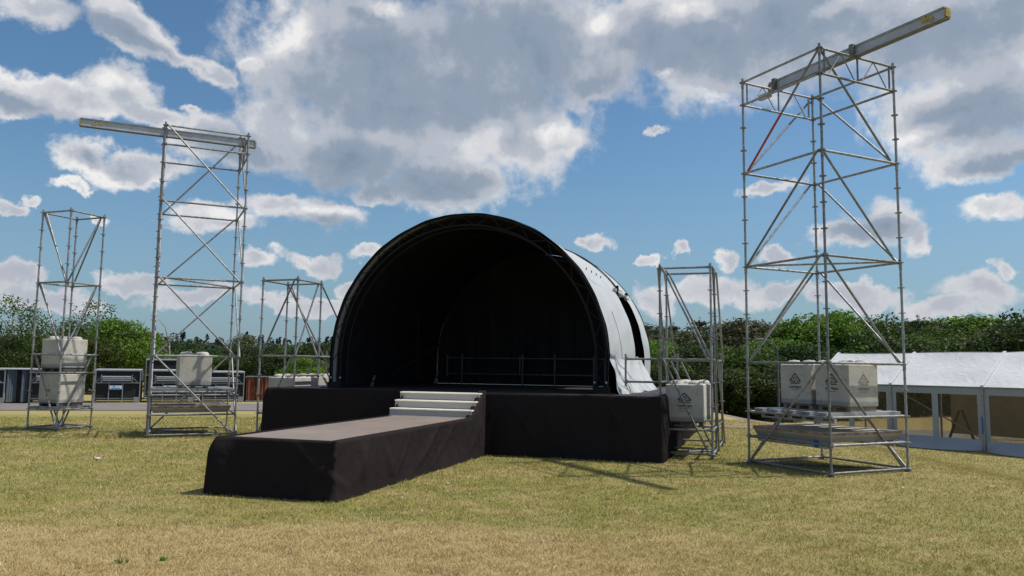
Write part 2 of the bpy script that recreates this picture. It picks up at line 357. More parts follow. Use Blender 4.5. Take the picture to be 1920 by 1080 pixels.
M['leafdark'] = leaf_mat('leaf_dark', (0.020, 0.042, 0.012), (0.050, 0.085, 0.022))
M['leafdull'] = leaf_mat('leaf_dull', (0.050, 0.062, 0.028), (0.105, 0.115, 0.052))
M['pine'] = leaf_mat('pine_needles', (0.038, 0.052, 0.026), (0.078, 0.095, 0.045), 0.15)
M['farleaf'] = leaf_mat('far_wood', (0.026, 0.046, 0.030), (0.050, 0.080, 0.046), 0.1)

# ------------------------------------------------------------------ mesh helpers
def gz(x, y=0.0):
    t = min(max((x - 8.2) / 4.6, 0.0), 1.0); return -0.58 * t * t * (3 - 2 * t)
def tag(o, label=None, cat=None, group=None, kind=None):
    if label: o['label'] = label
    if cat: o['category'] = cat
    if group: o['group'] = group
    if kind: o['kind'] = kind
    return o
def thing(name, label, cat, loc=(0, 0, 0), rz=0.0, group=None):
    o = bpy.data.objects.new(name, None); col.objects.link(o); o.location = loc; o.rotation_euler = (0, 0, rz)
    o.empty_display_size = 0.2
    return tag(o, label, cat, group)
class MB:
    def __init__(s): s.v = []; s.f = []; s.m = []; s.mi = 0
    def add(s, vs, fs):
        o = len(s.v); s.v += [tuple(p) for p in vs]; s.f += [tuple(i + o for i in f) for f in fs]; s.m += [s.mi] * len(fs); return s
    def box(s, c, size, rot=None):
        hx, hy, hz = (a / 2 for a in size); c = Vector(c)
        P = [Vector((x * hx, y * hy, z * hz)) for z in (-1, 1) for y in (-1, 1) for x in (-1, 1)]
        if rot is not None: P = [rot @ p for p in P]
        return s.add([c + p for p in P], [(0, 2, 3, 1), (4, 5, 7, 6), (0, 1, 5, 4), (2, 6, 7, 3), (0, 4, 6, 2), (1, 3, 7, 5)])
    def bx(s, x0, x1, y0, y1, z0, z1): return s.box(((x0 + x1) / 2, (y0 + y1) / 2, (z0 + z1) / 2), (x1 - x0, y1 - y0, z1 - z0))
    def bar(s, a, b, w, h):      # rectangular bar from a to b; h is the upright side
        a, b = Vector(a), Vector(b); d = b - a; L = d.length; d.normalize()
        u = Vector((0, 0, 1)) if abs(d.z) < 0.95 else Vector((0, 1, 0))
        sdir = d.cross(u).normalized(); u = sdir.cross(d).normalized()
        return s.box((a + b) / 2, (L, w, h), Matrix((d, sdir, u)).transposed())
    def tube(s, a, b, r, n=10, r1=None, caps=True):
        a, b = Vector(a), Vector(b); d = (b - a).normalized(); r1 = r if r1 is None else r1
        u = d.cross(Vector((0, 0, 1)) if abs(d.z) < 0.9 else Vector((1, 0, 0))).normalized(); w = d.cross(u)
        vs = [a + (u * math.cos(t) + w * math.sin(t)) * r for t in (2 * math.pi * i / n for i in range(n))]
        vs += [b + (u * math.cos(t) + w * math.sin(t)) * r1 for t in (2 * math.pi * i / n for i in range(n))]
        fs = [(i, (i + 1) % n, n + (i + 1) % n, n + i) for i in range(n)]
        if caps: fs += [tuple(range(n - 1, -1, -1)), tuple(range(n, 2 * n))]
        return s.add(vs, fs)
    def path(s, pts, r, n=8):
        for a, b in zip(pts[:-1], pts[1:]): s.tube(a, b, r, n, caps=True)
        return s
    def build(s, name, mat, parent=None, smooth=False, bevel=0.0):
        me = bpy.data.meshes.new(name); me.from_pydata([tuple(v) for v in s.v], [], s.f)
        for m_ in (mat if isinstance(mat, (list, tuple)) else [mat]): me.materials.append(m_)
        if any(s.m): me.polygons.foreach_set('material_index', s.m)
        o = bpy.data.objects.new(name, me); col.objects.link(o)
        if parent: o.parent = parent
        if smooth:
            me.polygons.foreach_set('use_smooth', [True] * len(me.polygons)); me.set_sharp_from_angle(angle=R(40))
        if bevel:
            b = o.modifiers.new('bevel', 'BEVEL'); b.width = bevel; b.segments = 2; b.limit_method = 'ANGLE'
        return o
def grid(name, P, mat, parent=None, smooth=True, thick=0.0):
    """P: array (n, m, 3)"""
    n, m = P.shape[:2]
    me = bpy.data.meshes.new(name)
    idx = np.arange(n * m).reshape(n, m)
    f = np.stack([idx[:-1, :-1], idx[1:, :-1], idx[1:, 1:], idx[:-1, 1:]], -1).reshape(-1, 4)
    me.from_pydata(P.reshape(-1, 3).tolist(), [], f.tolist()); me.materials.append(mat)
    if smooth: me.polygons.foreach_set('use_smooth', [True] * len(me.polygons))
    o = bpy.data.objects.new(name, me); col.objects.link(o)
    if parent: o.parent = parent
    if thick:
        md = o.modifiers.new('thickness', 'SOLIDIFY'); md.thickness = thick; md.offset = 0
    return o
def copy_tree(o, parent=None):
    c = o.copy(); col.objects.link(c)
    if parent is not None: c.parent = parent
    for ch in list(o.children): copy_tree(ch, c)
    return c
def text_mesh(body, size, depth=0.0):
    cu = bpy.data.curves.new('lettering', 'FONT'); cu.body = body; cu.size = size; cu.offset = size * 0.035; cu.align_x = 'CENTER'; cu.extrude = depth
    to = bpy.data.objects.new('lettering_source', cu); col.objects.link(to)
    dg = bpy.context.evaluated_depsgraph_get(); me = bpy.data.meshes.new_from_object(to.evaluated_get(dg))
    bpy.data.objects.remove(to); vs = [v.co.copy() for v in me.vertices]; fs = [tuple(p.vertices) for p in me.polygons]
    bpy.data.meshes.remove(me); return vs, fs
rng = np.random.default_rng(7); random.seed(7)

# ------------------------------------------------------------------ ground, road
xs = np.unique(np.concatenate([np.linspace(-900, -40, 18), np.linspace(-40, 6, 24), np.linspace(6, 16, 41), np.linspace(16, 40, 10), np.linspace(40, 900, 18)]))
ys = np.unique(np.concatenate([np.linspace(-60, 5, 6), np.linspace(5, 60, 30), np.linspace(60, 1500, 20)]))
X, Y = np.meshgrid(xs, ys, indexing='ij'); Zg = np.vectorize(gz)(X)
o = grid('ground', np.stack([X, Y, Zg], -1), M['ground']); tag(o, kind='structure')
def strip(name, near, far, mat, dz=0.02, kerb=0.0):
    n = 60; P = np.zeros((n, 3, 3))
    nx = [p[0] for p in near]; ny = [p[1] for p in near]; fx = [p[0] for p in far]; fy = [p[1] for p in far]
    for i, x in enumerate(np.linspace(nx[0], nx[-1], n)):
        ya, yb = np.interp(x, nx, ny), np.interp(x, fx, fy)
        for j, t in enumerate((0, .5, 1)): P[i, j] = (x, ya + (yb - ya) * t, gz(x) + dz)
    return tag(grid(name, P, mat), kind='structure')
strip('road', [(-60, 20.5), (-19.3, 29.4), (-10, 31.2), (2, 31.2), (10, 30.0), (30, 27), (60, 24)],
      [(-60, 25.3), (-22.3, 33.9), (-13, 36.3), (2, 36), (11, 34.0), (30, 31), (60, 28)], M['road'])
strip('path', [(3.5, 26.2), (8, 25.2), (12.5, 24.3)], [(3.5, 27.0), (8, 26.0), (12.5, 25.0)], M['path'])

# grass blades on the near lawn (one uncountable mass)
def grass():
    N = 760000
    d = 6.6 + (rng.random(N) ** 1.45) * 23.5
    a = (rng.random(N) - 0.5) * 2 * 0.66
    x = d * np.tan(a) ; y = d * 1.0
    keep = (y < 29.5 + np.minimum(x, 0) * 0.2)
    sx, sy = x + 5.9, y - 18.7; ca, sa = math.cos(-0.31), math.sin(-0.31)
    u = sx * ca + sy * sa; v = -sx * sa + sy * ca
    keep &= ~((u > -0.0) & (u < 9.4) & (v > 0.02)) & ~((u > 3.64) & (u < 5.62) & (v > -6.28))
    x, y, d = x[keep], y[keep], d[keep]; n = len(x)
    clump = 0.5 + 0.25 * (np.sin(x * 5.1 + np.sin(y * 3.3) * 2) * np.sin(y * 6.3 + np.sin(x * 2.7) * 2) + np.sin(x * 17.3 + 3 * np.sin(y * 2.1)) * np.sin(y * 19.1 + 3 * np.sin(x * 3.7)))
    ok = rng.random(n) < 0.35 + 0.9 * clump; x, y, d, clump = x[ok], y[ok], d[ok], clump[ok]; n = len(x)
    h = (0.012 + 0.034 * rng.random(n) ** 2.0) * (0.6 + 0.8 * clump) * (0.8 + d * 0.02)
    w = (0.0022 + 0.0016 * rng.random(n)) * (0.7 + d * 0.085)
    th = rng.random(n) * math.pi * 2; ln = rng.random(n) * math.pi * 2; lean = h * (0.3 + 1.1 * rng.random(n))
    z = np.vectorize(gz)(x)
    V = np.zeros((n, 3, 3))
    V[:, 0] = np.stack([x - np.cos(th) * w, y - np.sin(th) * w, z - 0.003], 1)
    V[:, 1] = np.stack([x + np.cos(th) * w, y + np.sin(th) * w, z - 0.003], 1)
    V[:, 2] = np.stack([x + np.cos(ln) * lean, y + np.sin(ln) * lean, z + h], 1)
    tri_mesh('grass', V, rng.random(n), M['blade'])
def tri_mesh(name, V, rnd, mat, parent=None, link=True):
    n, k = V.shape[:2]
    me = bpy.data.meshes.new(name)
    me.vertices.add(n * k); me.vertices.foreach_set('co', V.reshape(-1).astype(np.float32))
    me.loops.add(n * k); me.loops.foreach_set('vertex_index', np.arange(n * k, dtype=np.int32))
    me.polygons.add(n); me.polygons.foreach_set('loop_start', np.arange(0, n * k, k, dtype=np.int32))
    me.update(calc_edges=True)
    at = me.attributes.new('rnd', 'FLOAT', 'POINT'); at.data.foreach_set('value', np.repeat(rnd, k).astype(np.float32))
    me.materials.append(mat)
    if not link: return me
    o = bpy.data.objects.new(name, me); col.objects.link(o)
    if parent: o.parent = parent
    return o
grass()
tag(bpy.data.objects['grass'], 'short dry mown grass blades over the lawn', 'grass', kind='stuff')

# ------------------------------------------------------------------ scaffold towers
TR = 0.0245
def tower(name, label, loc, rz, posts, ledgers, braces, girders=(), jacks=True, brace_mat=None):
    """posts: {key: (x, y, z0, z1)}; ledgers: (k1, k2, level); braces: (k1, lev1, k2, lev2)"""
    t = thing(name, label, 'scaffold tower', loc, rz, 'scaffold towers around the stage')
    base = loc[2]
    for k, (x, y, z0, z1) in posts.items():
        b = MB(); b.tube((x, y, z0 - 0.03), (x, y, z1 + 0.09), TR, 12)
        z = math.ceil(z0 * 2) / 2
        while z <= z1 + 0.01:
            b.tube((x, y, z - 0.007), (x, y, z + 0.007), 0.068, 12)
            z += 0.5
        zz = z0 + 1.93                                          # spigot joints of the two-metre standards
        while zz < z1:
            b.tube((x, y, zz - 0.06), (x, y, zz + 0.06), TR + 0.006, 12); zz += 2.0
        b.build('standard', M['galv'], t, True)
        if z0 < 0.3 and jacks:
            j = MB(); j.tube((x, y, -base + 0.006 + gz(loc[0])), (x, y, z0 + 0.02), 0.018, 10)
            j.box((x, y, -base + 0.005 + gz(loc[0])), (0.15, 0.15, 0.010)); j.tube((x, y, z0 - 0.045), (x, y, z0 - 0.015), 0.042, 8)
            j.bar((x - 0.09, y, z0 - 0.03), (x + 0.09, y, z0 - 0.03), 0.018, 0.018)
            j.build('base_jack', M['galv_old'], t, True)
    def P(k, lev): x, y, _, _ = posts[k]; return Vector((x, y, lev))
    def rod(b, a, c, r, off=0.06, head=True):
        d = (c - a).normalized(); a2, c2 = a + d * off, c - d * off
        b.tube(a2, c2, r, 10)
        if head:
            for p, s_ in ((a2, -1), (c2, 1)):
                q = p + d * (s_ * 0.028)
                b.bar(p, q, 0.045, 0.06); w = q - Vector((0, 0, 0.03)); b.bar(w, w + Vector((0, 0, 0.085)), 0.012, 0.02)
    for (a, c, lev) in ledgers:
        b = MB(); rod(b, P(a, lev), P(c, lev), TR); b.build('ledger', M['galv'], t, True)
    for br_ in braces:
        a, l1, c, l2 = br_[:4]; b = MB(); A, Cc = P(a, l1), P(c, l2)
        d = (Cc - A); hd = Vector((d.x, d.y, 0)).normalized()
        side = Vector((-hd.y, hd.x, 0)) * (0.045 if len(br_) < 5 else br_[4])
        A2 = A + hd * 0.07 + side; C2 = Cc - hd * 0.07 + side
        b.tube(A2, C2, TR - 0.002, 10)
        for p, s_ in ((A2, -1), (C2, 1)):
            b.bar(p, p - side * 0.7 + hd * (s_ * 0.03), 0.05, 0.05)
        b.build('diagonal_brace', M['galv'], t, True)
    for (a, c, lo, hi) in girders:
        b = MB(); A, Cc = P(a, 0), P(c, 0); d = Cc - A
        def q(s_, z): p = A + d * s_; return Vector((p.x, p.y, z))
        for z in (lo, hi): rod(b, q(0, z), q(1, z), TR - 0.002)
        for s_ in (0.06, 0.5, 0.94): b.tube(q(s_, lo), q(s_, hi), 0.019, 8)
        for s0, s1 in ((0.28, 0.10), (0.28, 0.46), (0.72, 0.54), (0.72, 0.90)): b.tube(q(s0, hi), q(s1, lo), 0.012, 6)
        b.build('lattice_girder', M['galv'], t, True)
    return t
def sq(a, b, z=8.0): return {'N': (0, 0, 0, z), 'R': (a, 0, 0, z), 'L': (0, b, 0, z), 'B': (a, b, 0, z)}
def ring(levs, pairs=(('N', 'R'), ('R', 'B'), ('B', 'L'), ('L', 'N'))): return [(p, q_, l) for l in levs for p, q_ in pairs]

# right tall tower
RL, RY = (5.818, 14.157, 0.057), 0.456
lR = ring([0, 0.5, 1, 2, 4, 6]) + [('L', 'N', 7.5), ('L', 'N', 8), ('R', 'B', 7.5), ('R', 'B', 8)]
bR = []
for k in (0, 2, 4): bR += [('N', k + 2, 'L', k), ('N', k + 2, 'R', k), ('B', k + 2, 'L', k, -0.045), ('B', k + 2, 'R', k)]
bR += [('N', 8, 'R', 6), ('B', 7.9, 'L', 6, -0.045), ('B', 8, 'R', 6)]
tR = tower('scaffold_tower', 'tallest scaffold tower, in front of the white tent, holding a beam rising to the right', RL, RY, sq(2.07, 2.07), lR, bR,
           [('L', 'B', 7.5, 8), ('N', 'R', 7.5, 8)])
b = MB(); b.tube((0.045, 0.07, 8), (0.045, 1.03, 7.03), TR - 0.002, 10); o = b.build('diagonal_brace', M['galv'], tR, True)
b = MB(); b.tube((0.045, 1.03, 7.03), (0.045, 2.0, 6.05), TR - 0.001, 10); o = b.build('diagonal_brace', M['red'], tR, True); o['label'] = 'red painted half of the top diagonal brace'
b = MB(); b.tube((0.06, 2.01, -0.02), (2.01, 0.06, -0.02), TR - 0.002, 10); b.build('plan_brace', M['galv_old'], tR, True)
b = MB(); b.tube((0.06, 2.01, 4.02), (2.01, 0.06, 4.02), TR - 0.002, 10); b.build('plan_brace', M['galv'], tR, True)
# left tall tower
ML, MY = (-9.106, 19.573, 0.076), 0.447
lM = ring([0, 0.5, 1, 2, 4, 6]) + [('N', 'R', 7.5), ('N', 'R', 8), ('B', 'L', 7.5)]
bM = []
for k in (0, 2, 4, 6): bM += [('N', k + 2, 'R', k, -0.045), ('B', k + 2 if k < 6 else 8.3, 'L', k), ('B', k + 2, 'R', k), ('L', k + 2, 'N', k)]
pM = sq(2.07, 2.07); pM['L'] = (0, 2.07, 0, 8.5); pM['B'] = (2.07, 2.07, 0, 8.5)
tM = tower('scaffold_tower', 'tall scaffold tower on the left holding a level beam that juts out to the left', ML, MY, pM, lM, bM,
           [('L', 'N', 7.42, 7.92), ('B', 'R', 7.42, 7.92)])
b = MB(); b.tube((0.06, 0.06, 4.02), (2.01, 2.01, 4.02), TR - 0.002, 10); b.build('plan_brace', M['galv'], tM, True)
b = MB(); b.tube((0.06, 2.01, -0.02), (2.01, 0.06, -0.02), TR - 0.002, 10); b.build('plan_brace', M['galv_old'], tM, True)
# far left small tower
AL, AY = (-12.304, 21.109, 0.083), 1.21
lA = ring([0, 0.5, 2, 4, 6]) + [('L', 'N', 1.5), ('N', 'R', 1.5)]
bA = [('L', 6, 'N', 4), ('L', 6, 'B', 4), ('R', 6, 'N', 4, -.045), ('R', 6, 'B', 4), ('L', 4, 'N', 2), ('L', 4, 'B', 2), ('R', 4, 'N', 2, -.045), ('R', 4, 'B', 2),
      ('L', 2, 'N', 0), ('R', 2, 'N', 0, -.045), ('R', 2, 'B', 0), ('L', 2, 'B', 0)]
tA = tower('scaffold_tower', 'slim scaffold tower at far left with two concrete blocks stacked inside', AL, AY, sq(1.09, 1.09, 6), lA, bA)
b = MB(); b.tube((0.06, 1.03, -0.02), (1.03, 0.06, -0.02), TR - 0.002, 10); b.build('plan_brace', M['galv_old'], tA, True)
# small frame left of the stage
CL, CY = (-5.618, 20.063, 0.113), 1.232
pC = sq(1.09, 1.09, 4); pC['T'] = (3.16, 0, 0, 2.1); pC['U'] = (3.16, 1.09, 0, 2.1)
lC = ring([0, 0.5, 2, 4]) + [('N', 'R', 1.5), ('R', 'T', 2), ('B', 'U', 2), ('T', 'U', 2), ('R', 'T', 0.5), ('B', 'U', 0.5), ('T', 'U', 0.5)]
bC = [('N', 4, 'L', 2), ('B', 4, 'R', 2), ('R', 4, 'N', 2, -.045), ('R', 4, 'T', 2), ('N', 2, 'L', 0), ('R', 2, 'B', 0), ('B', 4, 'U', 2), ('R', 2, 'T', 0)]
tC = tower('scaffold_tower', 'low two-bay scaffold frame behind the left end of the black stage', CL, CY, pC, lC, bC)
# small frame right of the stage
DL, DY = (3.261, 16.875, 0.114), -0.33
pD = sq(1.09, 1.09, 4); pD['T'] = (0, 3.16, 0, 2.1); pD['U'] = (1.09, 3.16, 0, 2.1); pD['E'] = (-0.76, 0, 1.42, 2.02)
lD = ring([0, 0.5, 2, 4]) + [('L', 'T', 2), ('B', 'U', 2), ('T', 'U', 2), ('L', 'T', 0.5), ('B', 'U', 0.5), ('T', 'U', 0.5), ('T', 'U', 0), ('L', 'T', 0), ('B', 'U', 0),
                        ('E', 'N', 1.5), ('E', 'N', 2), ('N', 'L', 1.5)]
bD = [('N', 4, 'R', 2, -.045), ('L', 4, 'B', 2, -.045), ('N', 4, 'L', 2), ('R', 4, 'B', 2, -.045), ('B', 4, 'U', 2, -.045), ('L', 4, 'T', 2),
      ('N', 2, 'R', 0, -.045), ('L', 2, 'B', 0), ('R', 2, 'B', 0, -.06), ('B', 2, 'U', 0, -.06), ('L', 2, 'T', 0), ('T', 2, 'U', 0), ('N', 2, 'L', 0)]
tD = tower('scaffold_tower', 'low two-bay scaffold frame between the stage and the tallest tower', DL, DY, pD, lD, bD)
b = MB(); b.tube((0.06, 0.06, -0.02), (1.03, 1.03, -0.02), TR - 0.002, 10); b.build('plan_brace', M['galv_old'], tD, True)

def local(Lc, ya, x, y, z):
    return (Lc[0] + x * math.cos(ya) - y * math.sin(ya), Lc[1] + x * math.sin(ya) + y * math.cos(ya), Lc[2] + z)
# beams on the two tall towers: paired flanged profile with yellow ends
def beam(label, Lc, ya, p0, p1, z, ax):
    L = p1 - p0
    loc = local(Lc, ya, *(((p0, ax[1], z)) if ax[0] == 'x' else (ax[1], p0, z)))
    t = thing('steel_beam', label, 'beam', loc, ya if ax[0] == 'x' else ya + math.pi / 2, 'hanging beams on the tall towers')
    b = MB(); b.bx(0.02, L - 0.02, -0.045, 0.045, 0.02, 0.18); b.bx(0, L, -0.07, 0.07, 0.0, 0.02); b.bx(0, L, -0.07, 0.07, 0.18, 0.20)
    b.build('web', M['alu'], t, bevel=0.003)
    b = MB(); b.bx(-0.012, L + 0.012, -0.075, 0.075, -0.006, 0.0); b.bx(0, L, -0.075, 0.075, 0.20, 0.206); b.build('flange_edge', M['galv_old'], t)
    for x0 in (-0.03, L - 0.01):
        b = MB(); b.bx(x0, x0 + 0.04, -0.068, 0.068, 0.022, 0.178); b.bx(x0 - 0.004, x0 + 0.044, -0.02, 0.02, 0.05, 0.15); b.build('end_cap', M['yellow'], t, bevel=0.004)
    return t, L
bt, L = beam('long beam rising against the clouds on the tallest tower at right', RL, RY, -1.90, 2.25, 7.985 + 0.03, ('y', 1.0))
# (its own x runs from the front end, over the N-R girder, to the back end)
b = MB(); b.box((0.34, 0.052, 0.11), (0.20, 0.014, 0.07)); b.box((0.40, 0.052, 0.155), (0.06, 0.016, 0.07)); b.box((0.25, 0.052, 0.07), (0.06, 0.016, 0.06)); b.build('yellow_marking', M['yellow'], bt)
b = MB(); b.box((0.34, -0.052, 0.11), (0.20, 0.014, 0.07)); b.build('yellow_marking', M['yellow'], bt)
for x in (1.92, 3.97):
    b = MB(); b.box((x, 0.095, 0.10), (0.10, 0.04, 0.24)); b.box((x, -0.095, 0.10), (0.10, 0.04, 0.24)); b.box((x, 0, 0.225), (0.08, 0.24, 0.03)); b.tube((x, 0.1, -0.06), (x, 0.1, 0.24), 0.02); b.build('beam_clamp', M['galv_old'], bt)
b = MB(); b.bx(4.17, 4.50, -0.05, 0.05, -0.09, 0.03); b.build('tail_plate', M['alu'], bt, bevel=0.004)
bt, L = beam('level beam jutting left from the top of the left tall tower', ML, MY, -2.02, 2.36, 7.985 - 0.03, ('x', 1.0))
b = MB()
for i, (dx, dz, w) in enumerate(((0.0, 0, .05), (0.08, 0.02, .06), (0.16, -0.01, .05), (0.22, 0.015, .04))): b.box((0.32 + dx, -0.052, 0.10 + dz), (w, 0.012, 0.07 - 0.01 * i))
b.build('yellow_marking', M['yellow'], bt)
for x in (2.05, 4.07):
    b = MB(); b.box((x, 0.095, 0.10), (0.08, 0.04, 0.22)); b.box((x, -0.095, 0.10), (0.08, 0.04, 0.22)); b.box((x, 0, 0.222), (0.07, 0.24, 0.025)); b.build('beam_clamp', M['galv_old'], bt)

# ------------------------------------------------------------------ concrete blocks
def logo_mb(face, s=0.8, y=0.46):
    """printed triangle sign and lettering, on the -y face ('front') or the -x face ('side') of a block"""
    b = MB()
    def poly(pts):
        n = len(pts); vs = [(x, 0.0, z) for x, z in pts]; b.add(vs, [tuple(range(n))])
    k = 0.105
    def bar(a, c, w):
        ax, az = a; cx, cz = c; d = math.hypot(cx - ax, cz - az); nx, nz = -(cz - az) / d * w / 2, (cx - ax) / d * w / 2
        poly([(ax - nx, az - nz), (cx - nx, cz - nz), (cx + nx, cz + nz), (ax + nx, az + nz)])
    top, lf, rg = (0, 0.155), (-0.14, 0.0), (0.14, 0.0)
    bar(top, lf, 0.030); bar(top, rg, 0.030); bar(lf, (-0.035, 0.0), 0.026); bar((0.035, 0.0), rg, 0.026)
    bar((-0.055, 0.035), (0, 0.085), 0.020); bar((0, 0.085), (0.055, 0.035), 0.020); bar((0.012, 0.03), (-0.03, -0.035), 0.022)
    poly([(-0.135, -0.055), (0.135, -0.055), (0.115, -0.030), (-0.115, -0.030)])
    vs, fs = text_mesh('vonHaam', 0.082)
    b.add([(v.x, 0, v.y - 0.145) for v in vs], fs)
    vs, fs = text_mesh('www.vonhaam.com', 0.026)
    b.add([(v.x, 0, v.y - 0.185) for v in vs], fs)
    e = 0.4015
    b.v = [(x, -e, z + y) if face == 'front' else (-e, -x, z + y) for x, _, z in b.v]
    return b
def block_mesh():
    b = MB(); s = 0.4; c = 0.014
    # chamfered cube
    vs = []; fs = []
    prof = [(s - c, 0), (s, c), (s, 0.8 - c), (s - c, 0.8)]
    ringpts = lambda h, z: [(-h + c, -h, z), (h - c, -h, z), (h, -h + c, z), (h, h - c, z), (h - c, h, z), (-h + c, h, z), (-h, h - c, z), (-h, -h + c, z)]
    for h, z in prof: vs += ringpts(h, z)
    for r in range(3):
        for i in range(8): fs.append((r * 8 + i, r * 8 + (i + 1) % 8, r * 8 + 8 + (i + 1) % 8, r * 8 + 8 + i))
    fs += [tuple(range(7, -1, -1)), tuple(range(24, 32))]
    b.add(vs, fs)
    for kx in (-0.2, 0.2):
        for ky in (-0.2, 0.2):
            n = 14; prev = None
            for r, z in ((0.145, 0.80), (0.135, 0.845), (0.095, 0.878), (0.0, 0.888)):
                cur = [(kx + r * math.cos(2 * math.pi * i / n), ky + r * math.sin(2 * math.pi * i / n), z) for i in range(n)] if r else [(kx, ky, z)]
                if prev:
                    o = len(b.v)
                    if len(cur) > 1: b.add(prev + cur, [(i, (i + 1) % n, n + (i + 1) % n, n + i) for i in range(n)])
                    else: b.add(prev + cur, [(i, (i + 1) % n, n) for i in range(n)])
                prev = cur
    b.box((0, 0, 0.79), (0.30, 0.05, 0.012))
    return b
bm0 = block_mesh().build('concrete_block_source', M['conc'], None, True); block_me = bm0.data; bpy.data.objects.remove(bm0)
logo_me = {}
def block(label, Lc, ya, x, y, z, logos=(), twist=0.0, faded=()):
    """x, y: the near corner of the block in the tower's own axes"""
    p = local(Lc, ya, x + 0.4, y + 0.4, z)
    o = bpy.data.objects.new('concrete_block', block_me); col.objects.link(o); o.location = p; o.rotation_euler = (0, 0, ya + twist)
    tag(o, label, 'concrete block', 'concrete ballast blocks')
    for f_ in logos:
        key = (f_, f_ in faded)
        if key not in logo_me:
            lo = logo_mb(f_).build('printed_logo', M['fadedink' if f_ in faded else 'ink'], o); logo_me[key] = lo.data
        else:
            lo = bpy.data.objects.new('printed_logo', logo_me[key]); col.objects.link(lo); lo.parent = o
    return o
block('pale block with black triangle print, left one of the pair in the tallest tower', RL, RY, 0.66, 1.03, 1.18, ('side',))
block('pale block with two triangle prints, right one of the pair in front of the tent', RL, RY, 0.66, 0.12, 1.18, ('side', 'front'), faded=('front',))
block('stained block alone on a platform in the left tall tower', ML, MY, 0.64, 0.35, 1.235, (), 0.06)
block('upper pale block of the stack in the far left tower', AL, AY, 0.15, 0.15, 1.63)
lowb = block('lower block with red scuffs under the other in the far left tower', AL, AY, 0.16, 0.16, 0.66)
b = MB()
for (yy, zz, w, h) in ((0.06, 0.36, 0.16, 0.035), (0.02, 0.34, 0.10, 0.05), (0.10, 0.30, 0.09, 0.02)): b.box((-0.402, yy, zz), (0.004, w, h))
b.build('paint_mark', simple('red_scuff', (0.26, 0.09, 0.07), 0.8, 0, .6, 30, c2=(0.30, 0.25, 0.21)), lowb)
block('grey block with a bold triangle logo just right of the stage', DL, DY, 0.10, 0.12, 0.66, ('front',))
block('block behind the logo block right of the stage, only its lit side showing', DL, DY, 0.17, 1.12, 0.66)
block('mossy block behind the left end of the stage, nearest the orange container', CL, CY, 0.16, 0.12, 0.64)
block('sunlit block in the low left frame, second from the orange container', CL, CY, 1.25, 0.12, 0.64)
block('block half hidden by the black arch at the left of the stage', CL, CY, 2.15, 0.05, 0.64)

# pallets and timbers under the blocks
def pallet(label, Lc, ya, x0, y0, z, sx, sy, h, mat, n=3, along='x'):
    t = thing('timber_pallet', label, 'pallet', local(Lc, ya, x0, y0, z), ya, 'bearers under the concrete blocks')
    b = MB(); b.bx(0, sx, 0, sy, h - 0.025, h); b.build('top_board', mat, t, bevel=0.003)
    for i in range(n):
        b = MB()
        if along == 'x': yy = i * (sy - 0.09) / (n - 1); b.bx(0.01, sx - 0.01, yy, yy + 0.09, 0, h - 0.026)
        else: xx = i * (sx - 0.09) / (n - 1); b.bx(xx, xx + 0.09, 0.01, sy - 0.01, 0, h - 0.026)
        b.build('bearer', mat, t, bevel=0.003)
    return t
pallet('grey timber pallet under the left block of the tallest tower', RL, RY, 0.70, 1.05, 1.085, 0.72, 0.76, 0.092, M['wood'])
pallet('grey timber pallet under the block with two prints', RL, RY, 0.70, 0.14, 1.085, 0.72, 0.76, 0.092, M['wood'])
pallet('flat pallet under the lone block of the left tall tower', ML, MY, 0.68, 0.40, 1.16, 0.72, 0.70, 0.072, M['galv_old'], along='y')
pallet('dark bearers under the bottom block in the far left tower', AL, AY, 0.18, 0.18, 0.575, 0.76, 0.76, 0.08, M['darktimber'])
pallet('dark bearers between the two blocks in the far left tower', AL, AY, 0.17, 0.17, 1.50, 0.76, 0.76, 0.125, M['darktimber'])
pallet('dark pallet under the logo block right of the stage', DL, DY, 0.12, 0.14, 0.58, 0.76, 0.76, 0.078, M['darktimber'], along='y')
# steel planks
def plank(label, Lc, ya, x0, x1, y0, z, w=0.30, axis='x', mat='alu', name='steel_plank'):
    p = local(Lc, ya, *((x0, y0, z) if axis == 'x' else (y0 + w, x0, z)))
    t = thing(name, label, 'plank', p, ya + (0 if axis == 'x' else math.pi / 2), 'steel planks laid in the towers'); L = x1 - x0
    b = MB(); b.bx(0, L, 0, w, 0.064, 0.072); b.bx(0, L, 0, 0.012, 0, 0.0635); b.bx(0, L, w - 0.012, w, 0, 0.0635); b.bx(0.5 * L - .01, 0.5 * L + .01, 0.013, w - .013, 0.03, 0.0635)
    b.build('tread', M[mat], t, bevel=0.002)
    for x in (-0.022, L + 0.002):
        b = MB(); b.bx(x, x + 0.02, 0.0, w, -0.02, 0.066)
        for yy in (0.03, w - 0.06): b.bx(x - 0.022 if x < 0 else x, x + 0.042 if x > 0 else x + 0.02, yy, yy + 0.03, -0.03, 0.045)
        b.build('hook_end', M['galv'], t, bevel=0.002)
    return t
names6 = ['nearest', 'second', 'middle', 'fourth', 'rearmost']
for i in range(5):
    plank('%s steel plank under the block pair in the tallest tower' % names6[i], RL, RY, 0.04, 2.03, 0.10 + i * 0.40, 1.012, 0.22, mat='alu')
for i in range(4):
    plank('%s steel plank of the platform in the left tall tower' % ['nearest', 'second', 'third', 'rear'][i], ML, MY, 0.04, 2.03, 0.15 + i * 0.47, 1.09 if i else 1.088, 0.32, mat='galv')
for i in range(3):
    plank('%s plank under the stacked blocks in the far left tower' % ['left', 'middle', 'right'][i], AL, AY, 0.02, 1.07, 0.07 + i * 0.33, 0.503, 0.30, mat='galv')
